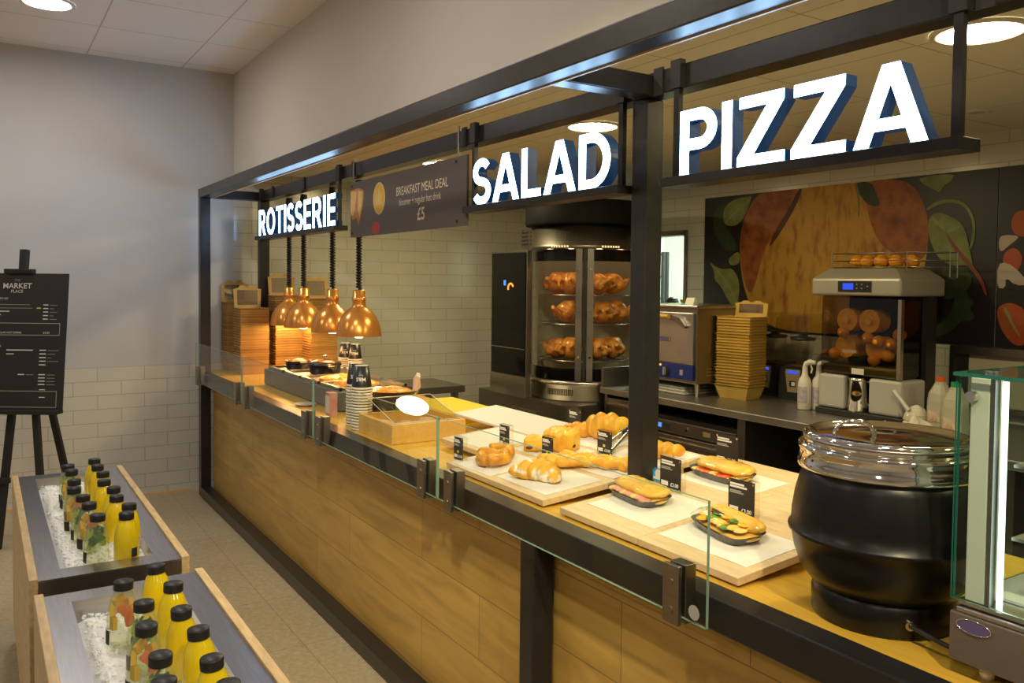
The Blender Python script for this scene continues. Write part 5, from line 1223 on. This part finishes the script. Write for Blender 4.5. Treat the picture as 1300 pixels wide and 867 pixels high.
# ------------------------------------------------------------------ ice troughs with bottles
def trough(x0, x1, y0, y1, label, ice_label):
    zt = .75
    t = thing('ice_trough', label, 'ice trough', ((x0+x1)/2,(y0+y1)/2,0), 'ice troughs in front of the counter')
    wt = .024
    MB().box(x0,x1,y0,y0+wt,.10,zt).build('side_panel', M['oak_edge'], t, bevel=.002)
    MB().box(x0,x1,y1-wt,y1,.10,zt).build('side_panel', M['oak_edge'], t, bevel=.002)
    MB().box(x0+.012,x0+.032,y0+wt,y1-wt,.10,zt-.045).build('end_panel', M['steel_d'], t)
    MB().box(x1-.032,x1-.012,y0+wt,y1-wt,.10,zt-.075).build('end_panel', M['oak_side'], t)
    MB().box(x1-.012,x1-.006,y0+wt,y1-wt,zt-.075,zt-.0145).build('end_lip', M['steel_d'], t)
    MB().box(x0+.032,x1-.032,y0+wt,y1-wt,.10,.12).build('bottom_board', M['oak_side'], t)
    ya, yb = y0+wt, y1-wt; ia, ib, ja, jb = x0+.085, x1-.095, y0+.088, y1-.095
    tp = MB()
    for a in ((x0+.006,ia,ya,yb),(ib,x1-.006,ya,yb),(ia,ib,ya,ja),(ia,ib,jb,yb)): tp.box(*a,zt-.014,zt-.008)
    tp.build('steel_top', M['steel_top'], t)
    bs = MB(); d_ = .16
    bs.add([(ia,ja,zt-.008),(ib,ja,zt-.008),(ib,jb,zt-.008),(ia,jb,zt-.008),(ia+.02,ja+.02,zt-d_),(ib-.02,ja+.02,zt-d_),(ib-.02,jb-.02,zt-d_),(ia+.02,jb-.02,zt-d_)], [(0,1,5,4),(1,2,6,5),(2,3,7,6),(3,0,4,7),(4,5,6,7)])
    bs.build('basin', M['steel'], t)
    for x in (x0+.12,x1-.12):
        for y in (y0+.06,y1-.06):
            MB().cyl((x,y-.013,.040),(x,y+.013,.040),.040,n=24).build('castor', M['plastic_k'], t)
            MB().box(x-.02,x+.02,y-.02,y+.02,.078,.0998).build('castor_bracket', M['steel_d'], t)
    # crushed ice heaped in the basin
    ic = MB(); nx, ny = 130, 34; xa, xb, yc, yd = ia+.006, ib-.006, ja+.006, jb-.006; vs = []
    for j in range(ny+1):
        for i in range(nx+1):
            X = xa+(xb-xa)*i/nx; Y = yc+(yd-yc)*j/ny; p = Vector((X*70,Y*70,0))
            e = min(1, min(i, nx-i)/5)*min(1, min(j, ny-j)/4)
            far = 1-.03*(X < xa+.12)
            vs.append((X, Y, zt-.045+e*(.016*noise.noise(p*.12)+.005*noise.noise(p)+.003*noise.noise(p*2.3)+.010)-(.035 if X < xa+.07 else .0)*(1-(X-xa)/.07)))
    k = nx+1
    ic.add(vs, [(j*k+i,j*k+i+1,(j+1)*k+i+1,(j+1)*k+i) for j in range(ny) for i in range(nx)], 0, False)
    rnd = random.Random(int(-x0*100))
    for _ in range(900):
        X = rnd.uniform(xa+.02,xb-.01); Y = rnd.uniform(yc+.01,yd-.01); s_ = rnd.uniform(.002,.0045); z_ = zt-.030+rnd.uniform(-.006,.006)-(.03*(1-(X-xa)/.07) if X < xa+.07 else 0)
        b_ = MB().box(-s_,s_,-s_*.8,s_*.8,-s_*.6,s_*.6); b_.xf(Matrix.Translation((X,Y,z_)) @ Matrix.Rotation(rnd.uniform(0,3),4,'Z') @ Matrix.Rotation(rnd.uniform(0,3),4,'X')); ic.merge(b_)
    tag(ic.build('crushed_ice', M['ice']), ice_label, 'ice', kind='stuff')
trough(-4.392,-2.84,.113,.566,'wooden ice trough with steel top standing closer to the tiled wall','crushed ice filling the trough closer to the tiled wall')
trough(-2.704,-1.12,.119,.577,'wooden ice trough with steel top at the bottom edge of the picture','crushed ice filling the trough at the bottom edge of the picture')

JP = [(0,0),(.031,0),(.0370,.004),(.0382,.012),(.0386,.050),(.0382,.072),(.0362,.090),(.0320,.110),(.0262,.128),(.0215,.137),(.0200,.142),(.0200,.150)]
def juice_proto():
    t = thing('juice_bottle', '', 'bottle', (0,0,0))
    MB().lathe([(r_,z) for r_, z in JP]+[(0,.150)], (0,0,0), 36).build('bottle_body', M['juice'], t)
    c_ = MB().lathe([(.0205,.1385),(.0232,.139),(.0235,.141),(.0235,.158),(.0225,.1605),(0,.161)], (0,0,0), 36).build('cap', M['cap_k'], t)
    MB().lathe([(.0391,.020),(.0391,.050)], (0,0,0), 12, a0=R(30), a1=R(62)).build('label', M['card'], t)
    return t
def infused_proto(kind):
    t = thing('infused_bottle', '', 'bottle', (0,0,0))
    MB().lathe([(r_,z) for r_, z in JP], (0,0,0), 36).build('bottle_body', M['bottle'], t)
    MB().lathe([(0,.003)]+[(r_-.0022,max(z,.003)) for r_, z in JP[1:-2]]+[(0,.130)], (0,0,0), 28).build('water', M['water'], t)
    MB().lathe([(.0205,.1385),(.0232,.139),(.0235,.141),(.0235,.158),(.0225,.1605),(0,.161)], (0,0,0), 36).build('cap', M['cap_k'], t)
    MB().lathe([(.0388,.010),(.0391,.024),(.0391,.045)], (0,0,0), 12, a0=R(-88), a1=R(-46)).build('label', M['card'], t)
    rnd = random.Random(kind)
    if kind == 0:
        for i in range(20):
            z = rnd.uniform(.060,.120); rr = (.031 if z < .09 else .022); a = rnd.uniform(0,6.28)
            p = Vector((rr*.75*math.cos(a), rr*.75*math.sin(a), z)); d = Vector((-math.sin(a), math.cos(a), rnd.uniform(-.6,.6))).normalized()*.017; n_ = Vector((0,0,1)).cross(d).normalized()*.004+Vector((0,0,.012))
            MB().add([p-d,p-d*.3+n_,p+d,p-d*.3-n_], [(0,1,2,3)]).build('mint_leaf', M['mint'], t)
        for i in range(4):
            z = .062+.013*i; a = i*2.1-1.2
            k = MB().cyl((0,0,-.002),(0,0,.002),.016,n=18); k.xf(Matrix.Translation((.021*math.cos(a),.021*math.sin(a),z)) @ Matrix.Rotation(a,4,'Z') @ Matrix.Rotation(R(70),4,'Y')); k.build('lime_slice', M['lime'], t)
    else:
        for i in range(7):
            z = .058+.0085*i; a = -1.1+i*1.9; rr = .023 if z < .095 else .014
            k = MB().box(-.006,.006,-.011,.011,-.016,.016); k.xf(Matrix.Translation((rr*math.cos(a),rr*math.sin(a),z)) @ Matrix.Rotation(a,4,'Z') @ Matrix.Rotation(.2*i,4,'X')); k.build('fruit_piece', (M['mango'],M['carrot'],M['orange_d'])[i % 3], t, bevel=.002)
    return t
jp, m0, m1 = juice_proto(), infused_proto(0), infused_proto(1)
jp['group'] = 'orange juice bottles in ice'; m0['group'] = 'mint and lime bottles in ice'; m1['group'] = 'fruit infused bottles in ice'
ORD = ['first','second','third','fourth','fifth','sixth','seventh','eighth','ninth']
def rows(pts, protos, zc_, where, what):
    n = len(pts)
    for i, (x, y) in enumerate(pts):
        pr, wh = (jp,'orange juice') if protos is None else ((m0,'mint and lime water') if protos[i] == 0 else (m1,'mixed fruit water'))
        dup(pr, (x,y,zc_-.161), (R(random.uniform(-3,3)),R(random.uniform(-3,3)),R(random.uniform(-25,25)) if protos is None else R(random.uniform(-12,12))), f'{wh} bottle, {ORD[n-1-i]} from the viewer in {where}')
far_t, near_t = 'the tiled wall trough', 'the bottom edge trough'
rows([(-3.941,.40),(-3.815,.403),(-3.658,.402),(-3.509,.393),(-3.38,.408),(-3.241,.396),(-3.094,.417),(-2.99,.398)], None, .880, far_t, 'the juice row')
rows([(-3.872,.303),(-3.774,.298),(-3.571,.300),(-3.436,.288),(-3.297,.299),(-3.182,.306),(-3.009,.310)], [0,1,0,1,0,1,0], .880, far_t, 'the infused water row')
rows([(-2.376,.394),(-2.215,.397),(-2.042,.391),(-1.895,.402),(-1.738,.396),(-1.609,.392)], None, .885, near_t, 'the juice row')
rows([(-2.294,.295),(-2.121,.317),(-1.988,.298),(-1.811,.300),(-1.679,.288)], [1,0,1,0,0], .885, near_t, 'the infused water row')
for p_ in (jp,m0,m1): drop(p_)

# ------------------------------------------------------------------ easel and menu board
ec = Vector((-5.88,.155,0)); rr_ = Vector((.536,.844,0)); nn_ = Vector((.844,-.536,0))   # board faces the viewer
def E_(a, z, d=0): return ec+rr_*a+nn_*(d)+Vector((0,0,z))
lean = lambda z: -.11*(z-.84)
t = thing('easel', 'black wooden easel standing before the tiled wall', 'easel', ec)
def bar(p0, p1, w_, name, par):
    p0 = Vector(p0); p1 = Vector(p1); d = (p1-p0).normalized(); a = d.cross(nn_).normalized()*w_/2; b = d.cross(a).normalized()*w_*.4
    m = MB(); vs = [p+s1*a+s2*b for p in (p0,p1) for s1, s2 in ((-1,-1),(1,-1),(1,1),(-1,1))]
    m.add(vs, [(3,2,1,0),(4,5,6,7)]+[(i,(i+1) % 4,4+(i+1) % 4,4+i) for i in range(4)])
    return m.build(name, M['blackm'], par, bevel=.002)
bar(E_(-.40,0,.06), E_(-.05,1.60,lean(1.6)-.034), .038, 'leg', t)
bar(E_(-.085,0,.02), E_(-.005,1.58,lean(1.58)-.080), .040, 'leg', t)
bar(E_(.225,0,.06), E_(.045,1.50,lean(1.5)-.036), .038, 'leg', t)
bar(E_(.19,0,-.40), E_(.005,1.50,lean(1.5)-.085), .038, 'rear_leg', t)
bar(E_(0,.86,lean(.86)-.03), E_(.01,1.815,lean(1.815)-.03), .045, 'mast', t)
bar(E_(-.42,.42,.045), E_(-.005,.42,.02), .034, 'cross_bar', t)
m = MB(); m.box(-.32,.30,-.03,.045,0,.022); m.xf(Matrix.Translation(E_(0,.826,lean(.826)+.012)) @ Matrix(((rr_.x,-nn_.x*-1,0,0),(rr_.y,-nn_.y*-1,0,0),(0,0,1,0),(0,0,0,1)))); m.build('ledge', M['blackm'], t)
m = MB(); m.box(-.085,.085,-.02,.03,0,.028); m.xf(Matrix.Translation(E_(.01,1.668,lean(1.668)+.004)) @ Matrix(((rr_.x,nn_.x,0,0),(rr_.y,nn_.y,0,0),(0,0,1,0),(0,0,0,1)))); m.build('top_clamp', M['blackm'], t, bevel=.004)
bu = Vector((0,0,1))+nn_*(-.11); bu.normalize(); bn = rr_.cross(bu)
B0 = E_(.0,.8492,lean(.849)+.012)
t = thing('menu_board', 'black printed menu board resting on the easel', 'menu board', B0)
m = MB(); m.prism([(-.31,0),(.31,0),(.31,.825),(-.31,.825)], B0, rr_, bu, -bn*.006); m.build('board', M['board_black'], t)
k = MB()
def bt(s, size, a, b, mat=0, al='CENTER', bold=0): text_mb(k, s, size, B0+rr_*a+bu*b, rr_, bu, mat, al, bold, .0010)
def bl_(a0, a1, b, h_=.004, mat=1): k.add([B0+rr_*p+bu*q+bn*.0010 for p, q in ((a0,b),(a1,b),(a1,b+h_),(a0,b+h_))], [(0,1,2,3)], mat)
bt('THE', .020, 0, .775, 1); bt('MARKET', .046, 0, .733, 0, bold=.015); bt('PLACE', .026, 0, .706, 0)
bt('GOOD TO GO', .016, -.105, .665, 0)
for i, (a0, a1) in enumerate(((-.28,.085),(-.28,.10),(-.28,-.04),(-.28,-.09))):
    bl_(a0, a1, .632-.021*i, .005 if i > 1 else .003, 0 if i > 1 else 1)
bl_(.125,.150,.610,.007,2)
for i in range(5): bl_(.165,.195,.630-.0215*i,.006,0); bl_(.205,.25-.02*(i % 2),.630-.0215*i,.003,1)
def frame_box(b0, b1):
    for a0, a1, c0_, c1_ in ((-.285,.272,b0,b0+.004),(-.285,.272,b1-.004,b1),(.268,.272,b0,b1),(-.285,-.281,b0,b1)): k.add([B0+rr_*p+bu*q+bn*.0010 for p, q in ((a0,c0_),(a1,c0_),(a1,c1_),(a0,c1_))], [(0,1,2,3)], 1)
frame_box(.447,.523)
bt('MEAL DEAL', .026, -.28, .487, 0, 'LEFT'); bt('BLOOMER + REGULAR HOT DRINK', .0165, -.22, .458, 0, 'LEFT'); bt('£5.00', .0175, .19, .458, 0)
bl_(-.28,-.08,.378,.007,0); bl_(-.045,.115,.355,.006,0); bl_(-.045,0,.332,.005,0)
for i in range(5): bl_(.155,.195,.355-.022*i,.006,0); bl_(.205,.27-.02*(i % 3) if i < 4 else .206,.355-.022*i,.003,1)
bl_(-.28,-.10,.31,.003,1); bl_(.03,.07,.208,.006,0); bl_(.08,.125,.208,.003,1); bl_(-.28,-.14,.206,.005,2)
for i in range(4): bl_(.155,.195,.208-.0195*i,.006,0); bl_(.205,.255,.208-.0195*i,.003,1)
bl_(-.28,-.08,.115,.005,0); bl_(.165,.20,.118,.005,0); bl_(.165,.20,.072,.005,0)
frame_box(-.0+.058-.05+.005, .058+.012-.012+.055)
k.build('printed_text', [M['ink'], M['ink_grey'], M['ink_y']], t)

# ------------------------------------------------------------------ world and view
w = bpy.data.worlds.new('world'); sc.world = w; w.use_nodes = True
w.node_tree.nodes['Background'].inputs[0].default_value = (.02,.02,.022,1)
sc.view_settings.view_transform = 'Standard'; sc.view_settings.look = 'None'; sc.view_settings.gamma = 1; sc.view_settings.exposure = .1
sc.view_settings.use_curve_mapping = False
sc.cycles.use_denoising = True; sc.cycles.max_bounces = 10; sc.cycles.transparent_max_bounces = 24; sc.cycles.diffuse_bounces = 5; sc.cycles.glossy_bounces = 5
sc.cycles.caustics_reflective = False; sc.cycles.caustics_refractive = False; sc.cycles.sample_clamp_indirect = 6
